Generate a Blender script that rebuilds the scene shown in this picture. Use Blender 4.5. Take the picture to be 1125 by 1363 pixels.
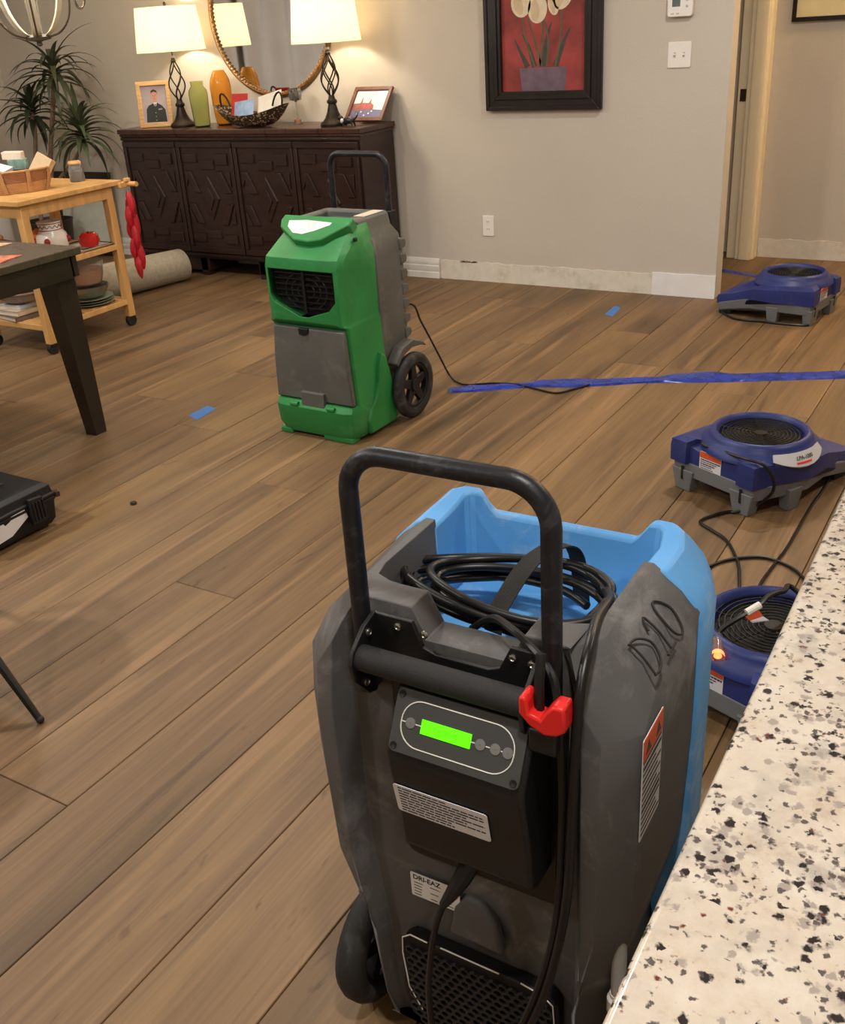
import bpy, bmesh, math, random
from mathutils import Vector, Matrix
for o in list(bpy.data.objects): bpy.data.objects.remove(o)
random.seed(11)
scene = bpy.context.scene
COL = scene.collection
PI = math.pi

# ------------------------------------------------------------------ camera, world, exposure
IW, IH, FPX, CAMH = 1125.0, 1363.0, 1331.0, 1.45
def _cam_rotation():
    cx, cy = IW/2, IH/2
    up = -Vector((750-cx, -(3370-cy), -FPX)).normalized()      # plumb-line vanishing point
    X = -Vector((-1800-cx, -(187-cy), -FPX)).normalized()      # back wall vanishing point
    X = (X - up*X.dot(up)).normalized()
    Y = up.cross(X)
    return Matrix((X, Y, up))
RC = _cam_rotation()
cam_d = bpy.data.cameras.new('camera')
cam = bpy.data.objects.new('camera', cam_d); COL.objects.link(cam)
cam_d.sensor_fit = 'HORIZONTAL'; cam_d.sensor_width = 36.0; cam_d.lens = FPX/IW*36.0
cam_d.clip_start = 0.02
M4 = RC.to_4x4(); M4.translation = Vector((0, 0, CAMH)); cam.matrix_world = M4
scene.camera = cam
def ray(x, y): return (RC @ Vector((x-IW/2, -(y-IH/2), -FPX))).normalized()
def fl(x, y, z=0.0):                                            # photo pixel to a point at height z
    d = ray(x, y); return Vector((0, 0, CAMH)) + d*((z-CAMH)/d.z)

def at(x, y, Y):                                                # photo pixel to a point at depth Y
    d = ray(x, y); return Vector((0, 0, CAMH)) + d*(Y/d.y)

world = bpy.data.worlds.new('world'); scene.world = world; world.use_nodes = True
world.node_tree.nodes['Background'].inputs[0].default_value = (0.55, 0.6, 0.7, 1)
world.node_tree.nodes['Background'].inputs[1].default_value = 0.15
vs = scene.view_settings
vs.view_transform = 'Standard'; vs.look = 'None'; vs.gamma = 1.0; vs.use_curve_mapping = False
vs.exposure = 0.0
CAN_POWER = 33.0        # recessed ceiling cans, watts each
WARM = (1.0, 0.955, 0.90)
CANS = [(-0.15, 0.45, 0.85), (-2.05, -0.55, 0.55), (-3.9, 0.45, 1.9), (-2.3, 2.6, 0.8), (-0.95, 4.0, 0.75), (-4.6, 2.4, 0.65), (0.9, -0.9, 0.3), (0.9, 3.3, 0.6)]
CEIL = 2.62

# ------------------------------------------------------------------ helpers
def lin(c):
    c = c/255.0
    return c/12.92 if c <= 0.04045 else ((c+0.055)/1.055)**2.4
def S(r, g, b): return (lin(r), lin(g), lin(b), 1.0)
_M = {}
def mat(name, col, rough=0.5, metal=0.0, var=0.12, scale=12.0, bump=0.0, bscale=200.0, coat=0.0, trans=0.0, ior=1.45, emit=None, estr=0.0, rvar=0.1, stretch=None, alpha=1.0):
    if name in _M: return _M[name]
    m = bpy.data.materials.new(name); m.use_nodes = True
    nt = m.node_tree; N = nt.nodes; L = nt.links; b = N['Principled BSDF']
    tc = N.new('ShaderNodeTexCoord'); mp = N.new('ShaderNodeMapping')
    L.new(tc.outputs['Object'], mp.inputs['Vector'])
    if stretch: mp.inputs['Scale'].default_value = stretch
    nz = N.new('ShaderNodeTexNoise'); nz.inputs['Scale'].default_value = scale; nz.inputs['Detail'].default_value = 5
    L.new(mp.outputs[0], nz.inputs['Vector'])
    rp = N.new('ShaderNodeValToRGB'); rp.color_ramp.elements[0].position = 0.3; rp.color_ramp.elements[1].position = 0.7
    rp.color_ramp.elements[0].color = tuple(min(1, c*(1-var)) for c in col[:3])+(1,)
    rp.color_ramp.elements[1].color = tuple(min(1, c*(1+var)) for c in col[:3])+(1,)
    L.new(nz.outputs['Fac'], rp.inputs[0]); L.new(rp.outputs[0], b.inputs['Base Color'])
    mr = N.new('ShaderNodeMapRange'); mr.inputs['To Min'].default_value = max(0.02, rough-rvar); mr.inputs['To Max'].default_value = min(1, rough+rvar)
    L.new(nz.outputs['Fac'], mr.inputs['Value']); L.new(mr.outputs[0], b.inputs['Roughness'])
    b.inputs['Metallic'].default_value = metal
    b.inputs['Coat Weight'].default_value = coat
    b.inputs['Transmission Weight'].default_value = trans; b.inputs['IOR'].default_value = ior
    b.inputs['Alpha'].default_value = alpha
    if emit: b.inputs['Emission Color'].default_value = emit; b.inputs['Emission Strength'].default_value = estr
    if bump > 0:
        n2 = N.new('ShaderNodeTexNoise'); n2.inputs['Scale'].default_value = bscale; n2.inputs['Detail'].default_value = 3
        L.new(mp.outputs[0], n2.inputs['Vector'])
        bp = N.new('ShaderNodeBump'); bp.inputs['Strength'].default_value = bump; bp.inputs['Distance'].default_value = 0.004
        L.new(n2.outputs['Fac'], bp.inputs['Height']); L.new(bp.outputs[0], b.inputs['Normal'])
    _M[name] = m; return m

def scuffed(name, col, rough=0.55, scuff=(0.5, 0.5, 0.5), amt=0.35, scale=9.0):
    """moulded plastic with pale scuffs and dust"""
    m = mat(name, col, rough, var=0.14, scale=6, bump=0.08, bscale=350)
    nt = m.node_tree; N = nt.nodes; L = nt.links; b = N['Principled BSDF']
    src = b.inputs['Base Color'].links[0].from_socket
    tc = N.new('ShaderNodeTexCoord')
    mu = N.new('ShaderNodeTexNoise'); mu.inputs['Scale'].default_value = scale; mu.inputs['Detail'].default_value = 9; mu.inputs['Roughness'].default_value = 0.72
    mu.inputs['Distortion'].default_value = 0.6
    L.new(tc.outputs['Object'], mu.inputs['Vector'])
    r = N.new('ShaderNodeValToRGB'); r.color_ramp.elements[0].position = 0.53; r.color_ramp.elements[1].position = 0.74
    r.color_ramp.elements[0].color = (0, 0, 0, 1); r.color_ramp.elements[1].color = (amt, amt, amt, 1)
    L.new(mu.outputs['Fac'], r.inputs[0])
    mx = N.new('ShaderNodeMix'); mx.data_type = 'RGBA'
    L.new(r.outputs[0], mx.inputs['Factor']); L.new(src, mx.inputs['A']); mx.inputs['B'].default_value = scuff+(1,)
    L.new(mx.outputs['Result'], b.inputs['Base Color'])
    return m

class MB:
    def __init__(s): s.v = []; s.f = []
    def add(s, vs, fs):
        n = len(s.v); s.v += [Vector(p) for p in vs]; s.f += [tuple(i+n for i in f) for f in fs]; return s
    def box(s, c, d, M=None):
        cx, cy, cz = c; x, y, z = d[0]/2, d[1]/2, d[2]/2
        vs = [Vector((a*x, b*y, e*z)) for a, b, e in ((-1,-1,-1),(1,-1,-1),(1,1,-1),(-1,1,-1),(-1,-1,1),(1,-1,1),(1,1,1),(-1,1,1))]
        if M is not None: vs = [M @ v for v in vs]
        vs = [v+Vector(c) for v in vs]
        return s.add(vs, [(3,2,1,0),(4,5,6,7),(0,1,5,4),(1,2,6,5),(2,3,7,6),(3,0,4,7)])
    def box2(s, a, b): return s.box([(a[i]+b[i])/2 for i in range(3)], [abs(b[i]-a[i]) for i in range(3)])
    def loft(s, rings, cap0=True, cap1=True, closed=True):
        n = len(rings[0]); k = len(rings); vs = [p for r in rings for p in r]; fs = []
        for j in range(k-1):
            for i in range(n if closed else n-1):
                a = j*n+i; b = j*n+(i+1) % n
                fs.append((a, b, b+n, a+n))
        if cap0: fs.append(tuple(reversed(range(n))))
        if cap1: fs.append(tuple((k-1)*n+i for i in range(n)))
        return s.add(vs, fs)
    def prism(s, pts, a, b, P=None):
        """outline pts (x,y) swept from a to b; P maps (x,y,t) to a point"""
        P = P or (lambda x, y, t: (x, y, t))
        return s.loft([[P(x, y, a) for x, y in pts], [P(x, y, b) for x, y in pts]])
    def lathe(s, prof, n=24, c=(0, 0, 0), P=None, cap0=False, cap1=False):
        P = P or (lambda x, y, z: (x+c[0], y+c[1], z+c[2]))
        rings = [[P(r*math.cos(2*PI*i/n), r*math.sin(2*PI*i/n), z) for i in range(n)] for r, z in prof]
        return s.loft(rings, cap0, cap1)
    def tube(s, path, r, n=8, closed=False):
        P = [Vector(p) for p in path]; k = len(P)
        R = r if isinstance(r, (list, tuple)) else [r]*k
        rings = []; nrm = None
        for i in range(k):
            if closed: t = P[(i+1) % k]-P[i-1]
            else: t = P[min(i+1, k-1)]-P[max(i-1, 0)]
            if t.length < 1e-9: t = Vector((0, 0, 1))
            t.normalize()
            if nrm is None:
                nrm = t.orthogonal().normalized()
            else:
                nrm = (nrm-t*nrm.dot(t))
                nrm = nrm.normalized() if nrm.length > 1e-6 else t.orthogonal().normalized()
            bn = t.cross(nrm)
            rings.append([P[i]+(nrm*math.cos(2*PI*j/n)+bn*math.sin(2*PI*j/n))*R[i] for j in range(n)])
        if closed:
            rings.append(rings[0]); return s.loft(rings, False, False)
        return s.loft(rings)
    def ball(s, c, r, n=14, m=9):
        r = (r, r, r) if isinstance(r, (int, float)) else r
        pr = []
        for j in range(m+1):
            a = -PI/2+PI*j/m
            pr.append((max(0.002, math.cos(a)), math.sin(a)))
        rings = [[(c[0]+r[0]*q*math.cos(2*PI*i/n), c[1]+r[1]*q*math.sin(2*PI*i/n), c[2]+r[2]*h) for i in range(n)] for q, h in pr]
        return s.loft(rings)
    def mesh(s, name, smooth=True, ang=35):
        me = bpy.data.meshes.new(name); me.from_pydata([tuple(v) for v in s.v], [], s.f)
        bm = bmesh.new(); bm.from_mesh(me); bmesh.ops.remove_doubles(bm, verts=bm.verts, dist=1e-6)
        bmesh.ops.recalc_face_normals(bm, faces=bm.faces); bm.to_mesh(me); bm.free()
        if smooth:
            me.shade_smooth(); me.set_sharp_from_angle(angle=math.radians(ang))
        return me
    def build(s, name, m, parent=None, bevel=0, seg=2, smooth=True, ang=35, sub=0):
        me = s.mesh(name, smooth, ang)
        return ob(name, me, m, parent, bevel, seg, sub)
def ob(name, me, m, parent=None, bevel=0, seg=2, sub=0):
    if m is not None and not me.materials: me.materials.append(m)
    o = bpy.data.objects.new(name, me); COL.objects.link(o)
    if parent is not None: o.parent = parent
    if sub:
        q = o.modifiers.new('sub', 'SUBSURF'); q.levels = sub; q.render_levels = sub
    if bevel:
        q = o.modifiers.new('bevel', 'BEVEL'); q.width = bevel; q.segments = seg; q.limit_method = 'ANGLE'; q.angle_limit = math.radians(32)
        q.use_clamp_overlap = True
    return o
def tag(o, label, cat, group=None):
    o['label'] = label; o['category'] = cat
    if group: o['group'] = group
    return o
def thing(name, label, cat, loc=(0, 0, 0), rz=0.0, group=None):
    o = bpy.data.objects.new(name, None); COL.objects.link(o); o.empty_display_size = 0.05
    o.location = loc; o.rotation_euler = (0, 0, rz)
    return tag(o, label, cat, group)
def struct(o): o['kind'] = 'structure'; return o
def cut(o, *cutters):
    """carve cutters out of a finished mesh object"""
    for c in cutters:
        co = bpy.data.objects.new('cutter', c.mesh('cutter', False)); COL.objects.link(co)
        q = o.modifiers.new('b', 'BOOLEAN'); q.operation = 'DIFFERENCE'; q.object = co; q.solver = 'EXACT'
        bevs = [x for x in o.modifiers if x.type == 'BEVEL']
        for x in bevs: x.show_viewport = False
        par = o.parent; o.parent = None
        bpy.context.view_layer.update()
        me = bpy.data.meshes.new_from_object(o.evaluated_get(bpy.context.evaluated_depsgraph_get()))
        o.modifiers.remove(q); old = o.data; o.data = me; o.parent = par
        for x in bevs: x.show_viewport = True
        bpy.data.meshes.remove(old); cm = co.data; bpy.data.objects.remove(co); bpy.data.meshes.remove(cm)
        me.shade_smooth(); me.set_sharp_from_angle(angle=math.radians(35))
    return o
def spline(pts, k=8, closed=False):
    P = [Vector(p) for p in pts]; n = len(P); out = []
    for i in range(n if closed else n-1):
        if closed: a, b, c, d = P[i-1], P[i], P[(i+1) % n], P[(i+2) % n]
        else: a, b, c, d = P[max(i-1, 0)], P[i], P[i+1], P[min(i+2, n-1)]
        for j in range(k):
            t = j/k
            out.append(0.5*((2*b)+(c-a)*t+(2*a-5*b+4*c-d)*t*t+(3*b-a-3*c+d)*t**3))
    if not closed: out.append(P[-1])
    return out
def bent_bar(xl, xr, y, z0, z1, R, n=9):
    pts = [(xl, y, z0)]+[(xl+R-R*math.cos(PI/2*i/n), y, z1-R+R*math.sin(PI/2*i/n)) for i in range(n+1)]
    return pts+[(xr-R+R*math.sin(PI/2*i/n), y, z1-R+R*math.cos(PI/2*i/n)) for i in range(n+1)]+[(xr, y, z0)]
def plane_map(o, u, v):
    """frame on a tilted face: (a, b, c) = along u, along v, out along u x v"""
    o = Vector(o); u = Vector(u).normalized(); v = Vector(v); v = (v-u*v.dot(u)).normalized(); w = u.cross(v)
    return lambda a, b, c=0.0: o+u*a+v*b+w*c
def rrect(w, h, r, n=5, cx=0, cy=0):
    pts = []
    for sx, sy, a0 in ((1, -1, -PI/2), (1, 1, 0), (-1, 1, PI/2), (-1, -1, PI)):
        for i in range(n+1):
            a = a0+PI/2*i/n
            pts.append((cx+sx*(w/2-r)+r*math.cos(a), cy+sy*(h/2-r)+r*math.sin(a)))
    return pts
def text_mesh(body, size, P, name, m, parent, align='CENTER', t=0.0006, shear=0.0, sx=1.0, bold=0.0):
    cu = bpy.data.curves.new(name, 'FONT'); cu.body = body; cu.size = size; cu.align_x = align; cu.align_y = 'CENTER'; cu.shear = shear; cu.offset = size*bold
    to = bpy.data.objects.new(name, cu); COL.objects.link(to)
    bpy.context.view_layer.update()
    me = bpy.data.meshes.new_from_object(to.evaluated_get(bpy.context.evaluated_depsgraph_get()))
    bpy.data.objects.remove(to); bpy.data.curves.remove(cu)
    for v in me.vertices: v.co = P(v.co.x*sx, v.co.y, t+v.co.z)
    me.name = name; me.materials.clear()
    return ob(name, me, m, parent)
def copies(root, loc, rz, label=None):
    r = root.copy(); COL.objects.link(r); r.location = loc; r.rotation_euler = (0, 0, rz)
    if label: r['label'] = label
    for ch in list(root.children):
        c = ch.copy(); COL.objects.link(c); c.parent = r
        for g in ch.children:
            d = g.copy(); COL.objects.link(d); d.parent = c
    return r

# ------------------------------------------------------------------ common materials
def m_wall():
    return mat('wall_paint', S(203, 195, 182), 0.85, var=0.03, scale=1.5, bump=0.25, bscale=90)
WALL = m_wall()
WHITE = mat('white_paint', S(232, 228, 218), 0.5, var=0.04)
PLATE = mat('white_plate_plastic', S(240, 236, 228), 0.35, var=0.02)
BLACK = mat('black_plastic', S(24, 24, 25), 0.45, var=0.2, bump=0.06, bscale=300)
RUBBER = mat('black_rubber', S(30, 30, 31), 0.6, var=0.2)
CORD = mat('black_cord', S(20, 20, 21), 0.38, var=0.15)
STEEL = mat('steel', S(190, 188, 182), 0.3, metal=1.0)
LABEL = mat('label_paper', S(222, 220, 224), 0.45, var=0.03)
INK = mat('label_ink', S(60, 60, 66), 0.6)
ORANGE = mat('orange_print', S(214, 88, 40), 0.5, var=0.05)

# ------------------------------------------------------------------ the setting
XL, XR, YN, YB = -6.82, 2.6, -2.6, 5.32
# floor: base slab with separate planks
floor = struct(MB().box2((XL-0.1, YN-0.1, -0.08), (XR+0.1, 6.6, -0.012)).build('floor', mat('subfloor', S(60, 48, 38), 0.9)))
def plank_material():
    m = bpy.data.materials.new('plank_wood'); m.use_nodes = True
    nt = m.node_tree; N = nt.nodes; L = nt.links; b = N['Principled BSDF']
    tc = N.new('ShaderNodeTexCoord'); oi = N.new('ShaderNodeObjectInfo')
    cm = N.new('ShaderNodeCombineXYZ')
    for k, f in enumerate((37.0, 91.0, 13.0)):
        q = N.new('ShaderNodeMath'); q.operation = 'MULTIPLY'; q.inputs[1].default_value = f
        L.new(oi.outputs['Random'], q.inputs[0]); L.new(q.outputs[0], cm.inputs[k])
    ad = N.new('ShaderNodeVectorMath'); ad.operation = 'ADD'
    L.new(tc.outputs['Object'], ad.inputs[0]); L.new(cm.outputs[0], ad.inputs[1])
    def noise(sc, detail=4, dist=0.0, rough=0.55, scale=1.0):
        mp = N.new('ShaderNodeMapping'); mp.inputs['Scale'].default_value = sc; L.new(ad.outputs[0], mp.inputs[0])
        n = N.new('ShaderNodeTexNoise'); n.inputs['Scale'].default_value = scale; n.inputs['Detail'].default_value = detail
        n.inputs['Distortion'].default_value = dist; n.inputs['Roughness'].default_value = rough
        L.new(mp.outputs[0], n.inputs['Vector']); return n.outputs['Fac']
    def ramp(src, stops):
        r = N.new('ShaderNodeValToRGB'); e = r.color_ramp.elements
        while len(e) < len(stops): e.new(0.5)
        for i, (p, c) in enumerate(stops): e[i].position = p; e[i].color = c
        L.new(src, r.inputs[0]); return r.outputs[0]
    def mix(f, a, bb, mode='MIX', fac=None):
        x = N.new('ShaderNodeMix'); x.data_type = 'RGBA'; x.blend_type = mode
        if f is not None: L.new(f, x.inputs['Factor'])
        else: x.inputs['Factor'].default_value = fac
        L.new(a, x.inputs['A']); L.new(bb, x.inputs['B']); return x.outputs['Result']
    broad = noise((5.5, 0.55, 1), 3, 0.9)
    base = ramp(broad, [(0.28, S(89, 69, 46)), (0.44, S(115, 89, 60)), (0.60, S(129, 101, 67)), (0.76, S(141, 111, 74))])
    streak = noise((24, 0.8, 1), 6, 0.9, 0.6)
    sc = ramp(streak, [(0.26, (0.48, 0.44, 0.42, 1)), (0.46, (1, 1, 1, 1)), (0.72, (1.0, 0.99, 0.96, 1))])
    c1 = mix(None, base, sc, 'MULTIPLY', 0.85)
    fine = noise((120, 3.0, 1), 4, 0.4)
    fc = ramp(fine, [(0.3, (0.74, 0.72, 0.70, 1)), (0.6, (1, 1, 1, 1))])
    c2 = mix(None, c1, fc, 'MULTIPLY', 0.75)
    # knots and mineral streaks
    kn = noise((13, 3.4, 1), 3, 2.2)
    kc = ramp(kn, [(0.24, (0.40, 0.33, 0.29, 1)), (0.34, (1, 1, 1, 1))])
    c3 = mix(None, c2, kc, 'MULTIPLY', 0.8)
    # pale sap lines
    sp = noise((13, 0.5, 1), 5, 1.4)
    sf = ramp(sp, [(0.56, (0, 0, 0, 1)), (0.70, (0.6, 0.6, 0.6, 1))])
    pale = N.new('ShaderNodeRGB'); pale.outputs[0].default_value = S(158, 123, 87)
    c4 = mix(sf, c3, pale.outputs[0])
    hs = N.new('ShaderNodeHueSaturation')
    mr = N.new('ShaderNodeMapRange'); mr.inputs['To Min'].default_value = 0.92; mr.inputs['To Max'].default_value = 1.05
    L.new(oi.outputs['Random'], mr.inputs['Value']); L.new(mr.outputs[0], hs.inputs['Value'])
    hs.inputs['Saturation'].default_value = 1.0
    L.new(c4, hs.inputs['Color']); L.new(hs.outputs[0], b.inputs['Base Color'])
    rr = N.new('ShaderNodeMapRange'); rr.inputs['To Min'].default_value = 0.42; rr.inputs['To Max'].default_value = 0.62
    L.new(streak, rr.inputs['Value']); L.new(rr.outputs[0], b.inputs['Roughness'])
    bp = N.new('ShaderNodeBump'); bp.inputs['Strength'].default_value = 0.25; bp.inputs['Distance'].default_value = 0.0015
    L.new(streak, bp.inputs['Height']); L.new(bp.outputs[0], b.inputs['Normal'])
    return m
PLANK = plank_material()
PW, PL, G = 0.2303, 1.82, 0.0011
def plank_mesh(w, l):
    c = 0.0016; mb = MB()
    o = lambda i: [(-w/2+i, -l/2+i), (w/2-i, -l/2+i), (w/2-i, l/2-i), (-w/2+i, l/2-i)]
    mb.loft([[(x, y, -0.012) for x, y in o(0)], [(x, y, -c) for x, y in o(0)], [(x, y, 0) for x, y in o(c)]])
    return mb.mesh('plank', False)
PLM = {}
rnd = random.Random(3)
k0 = int(math.floor((XL+0.868)/PW))-1; k1 = int(math.ceil((2.6+0.868)/PW))
for k in range(k0, k1):
    x0 = -0.868+k*PW
    xc = x0+PW/2
    if abs(x0-(-1.789)) < 0.02: st = 0.962
    elif abs(x0-(-2.02)) < 0.02: st = 1.78
    elif abs(x0-(-1.559)) < 0.02: st = 2.32
    elif abs(x0-(-1.329)) < 0.02: st = 0.50
    elif abs(x0-(-1.098)) < 0.02: st = 0.28
    elif abs(x0-(-2.25)) < 0.02: st = 0.62
    else: st = rnd.uniform(0, PL)
    y = st-PL*math.ceil((st-YN)/PL)
    while y < 6.5:
        a, b2 = max(y, YN), min(y+PL, 6.5)
        if b2-a > 0.05:
            far_right = xc > 1.2
            key = round(b2-a, 3)
            if key not in PLM: PLM[key] = plank_mesh(PW-2*G, key-2*G)
            if x0 > XL-PW and not far_right:
                o = ob('plank', PLM[key], PLANK, floor); o.location = (xc, (a+b2)/2, 0)
        y += PL
struct(MB().box2((1.05, YN, -0.012), (XR, 6.5, 0)).build('floor_kitchen', mat('kitchen_floor', S(150, 120, 92), 0.5)))

wall_back = struct(MB().box2((XL-0.1, YB, 0), (-1.45, YB+0.105, CEIL)).build('wall_back', WALL, bevel=0.004))
struct(MB().box2((XL-0.1, YN-0.1, 0), (XL, YB, CEIL)).build('wall_left', WALL))
struct(MB().box2((XL-0.1, YN-0.1, 0), (XR+0.1, YN, CEIL)).build('wall_front', WALL))
struct(MB().box2((XR, YN, 0), (XR+0.1, 6.6, CEIL)).build('wall_right', WALL))
struct(MB().box2((XL-0.1, YN-0.1, CEIL), (XR+0.1, 6.6, CEIL+0.08)).build('ceiling', mat('ceiling_paint', S(226, 220, 208), 0.9, var=0.02, bump=0.3, bscale=60)))
YH = 6.36
struct(MB().box2((-1.50, YH, 0), (XR, YH+0.1, CEIL)).build('wall_hall', WALL))
# dark room behind the back wall and the doorway into it
struct(MB().box2((-3.0, 6.45, 0), (-1.50, 6.55, CEIL)).build('wall_closet_back', WALL))
struct(MB().box2((-3.1, YB+0.105, 0), (-3.0, 6.55, CEIL)).build('wall_closet_side', WALL))
struct(MB().box2((-1.64, YB+0.105, 2.08), (-1.52, 6.36, CEIL)).build('wall_over_door', WALL))
DW = mat('cream_door_paint', S(232, 218, 186), 0.45, var=0.03)
door = bpy.data.objects.new('door_1', None); COL.objects.link(door); struct(door); door.location = (-1.56, 6.25, 0)
d = MB().box2((-0.10, 0.03, 0), (0.03, 0.11, 2.08)).build('jamb', DW, door, 0.002)
MB().box2((-0.045, 0.005, 0), (-0.02, 0.03, 2.08)).build('door_stop', DW, door, 0.003)
MB().prism([(-0.02, -0.005), (0.03, -0.012), (0.052, -0.006), (0.058, 0.11), (-0.02, 0.11)], 0, 2.13).build('casing', DW, door, 0.003)
MB().prism([(0.052, 0.02), (0.064, 0.03), (0.064, 0.108), (0.052, 0.108)], 0, 2.13).build('casing_edge', DW, door, 0.002)
MB().box2((-0.085, 0.024, 0.90), (-0.052, 0.031, 0.965)).build('strike_plate', mat('dark_bronze', S(70, 58, 44), 0.4, metal=0.8), door, 0.001)
# baseboard still in place by the sideboard, bare strips where it was pulled off
bb = MB()
prof = [(0, 0), (-0.016, 0), (-0.016, 0.034), (-0.012, 0.038), (-0.0145, 0.043), (-0.0145, 0.074), (-0.010, 0.079), (-0.012, 0.084), (-0.010, 0.102), (-0.004, 0.118), (0, 0.12)]
bb.loft([[(x, YB+p[0], p[1]) for p in prof] for x in (XL, -3.148)])
struct(bb.build('baseboard_back', WHITE))
def bare_material(name, c1, c2):
    m = mat(name, c1, 0.8, var=0.06, scale=25, bump=0.5, bscale=120)
    nt = m.node_tree; N = nt.nodes; L = nt.links; b = N['Principled BSDF']; src = b.inputs['Base Color'].links[0].from_socket
    tc = N.new('ShaderNodeTexCoord'); n = N.new('ShaderNodeTexNoise'); n.inputs['Scale'].default_value = 7; n.inputs['Detail'].default_value = 8; n.inputs['Roughness'].default_value = 0.7
    L.new(tc.outputs['Object'], n.inputs['Vector'])
    r = N.new('ShaderNodeValToRGB'); r.color_ramp.elements[0].position = 0.52; r.color_ramp.elements[1].position = 0.66
    r.color_ramp.elements[0].color = (0, 0, 0, 1); r.color_ramp.elements[1].color = (0.8, 0.8, 0.8, 1); L.new(n.outputs['Fac'], r.inputs[0])
    x = N.new('ShaderNodeMix'); x.data_type = 'RGBA'; L.new(r.outputs[0], x.inputs['Factor']); L.new(src, x.inputs['A']); x.inputs['B'].default_value = c2
    L.new(x.outputs['Result'], b.inputs['Base Color']); return m
BARE = bare_material('bare_drywall', S(224, 218, 204), S(196, 184, 162))
def bare_strip(name, xa, xb, h, y, m, amp=0.005, th=0.004, seed=1):
    r = random.Random(seed); n = max(8, int((xb-xa)/0.035)); mb = MB(); rings = []
    for i in range(n+1):
        x = xa+(xb-xa)*i/n; t = h+r.uniform(-amp, amp)*(1 if r.random() < .5 else .25)
        rings.append([(x, y, 0), (x, y-th, 0), (x, y-th, t), (x, y, t)])
    mb.loft(rings); return struct(mb.build(name, m, smooth=False))
bare_strip('trim_1', -3.14, -1.80, 0.113, YB, BARE)
bare_strip('trim_2', -1.80, -1.453, 0.122, YB, mat('white_primer', S(236, 235, 234), 0.6, var=0.05, scale=10, bump=0.2), 0.002, 0.007)
bare_strip('trim_3', -1.49, 1.2, 0.11, YH, BARE, 0.006, 0.004, 5)
tc_ = MB()
rr_ = random.Random(8)
for _ in range(6):
    x = rr_.choice([-3.05, -3.0, -2.96, -2.93, -2.2, -1.9])+rr_.uniform(-.03, .03); w = rr_.uniform(0.02, 0.07)
    tc_.add([(x, YB-0.0062, 0.11), (x+w*.4, YB-0.0062, 0.106), (x+w, YB-0.0062, 0.112), (x+w*.6, YB-0.0062, 0.119)], [(0, 1, 2, 3)])
o = tc_.build('trim_4', mat('torn_paint', S(150, 136, 114), 0.9), smooth=False); struct(o); o['kind'] = 'structure'

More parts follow.
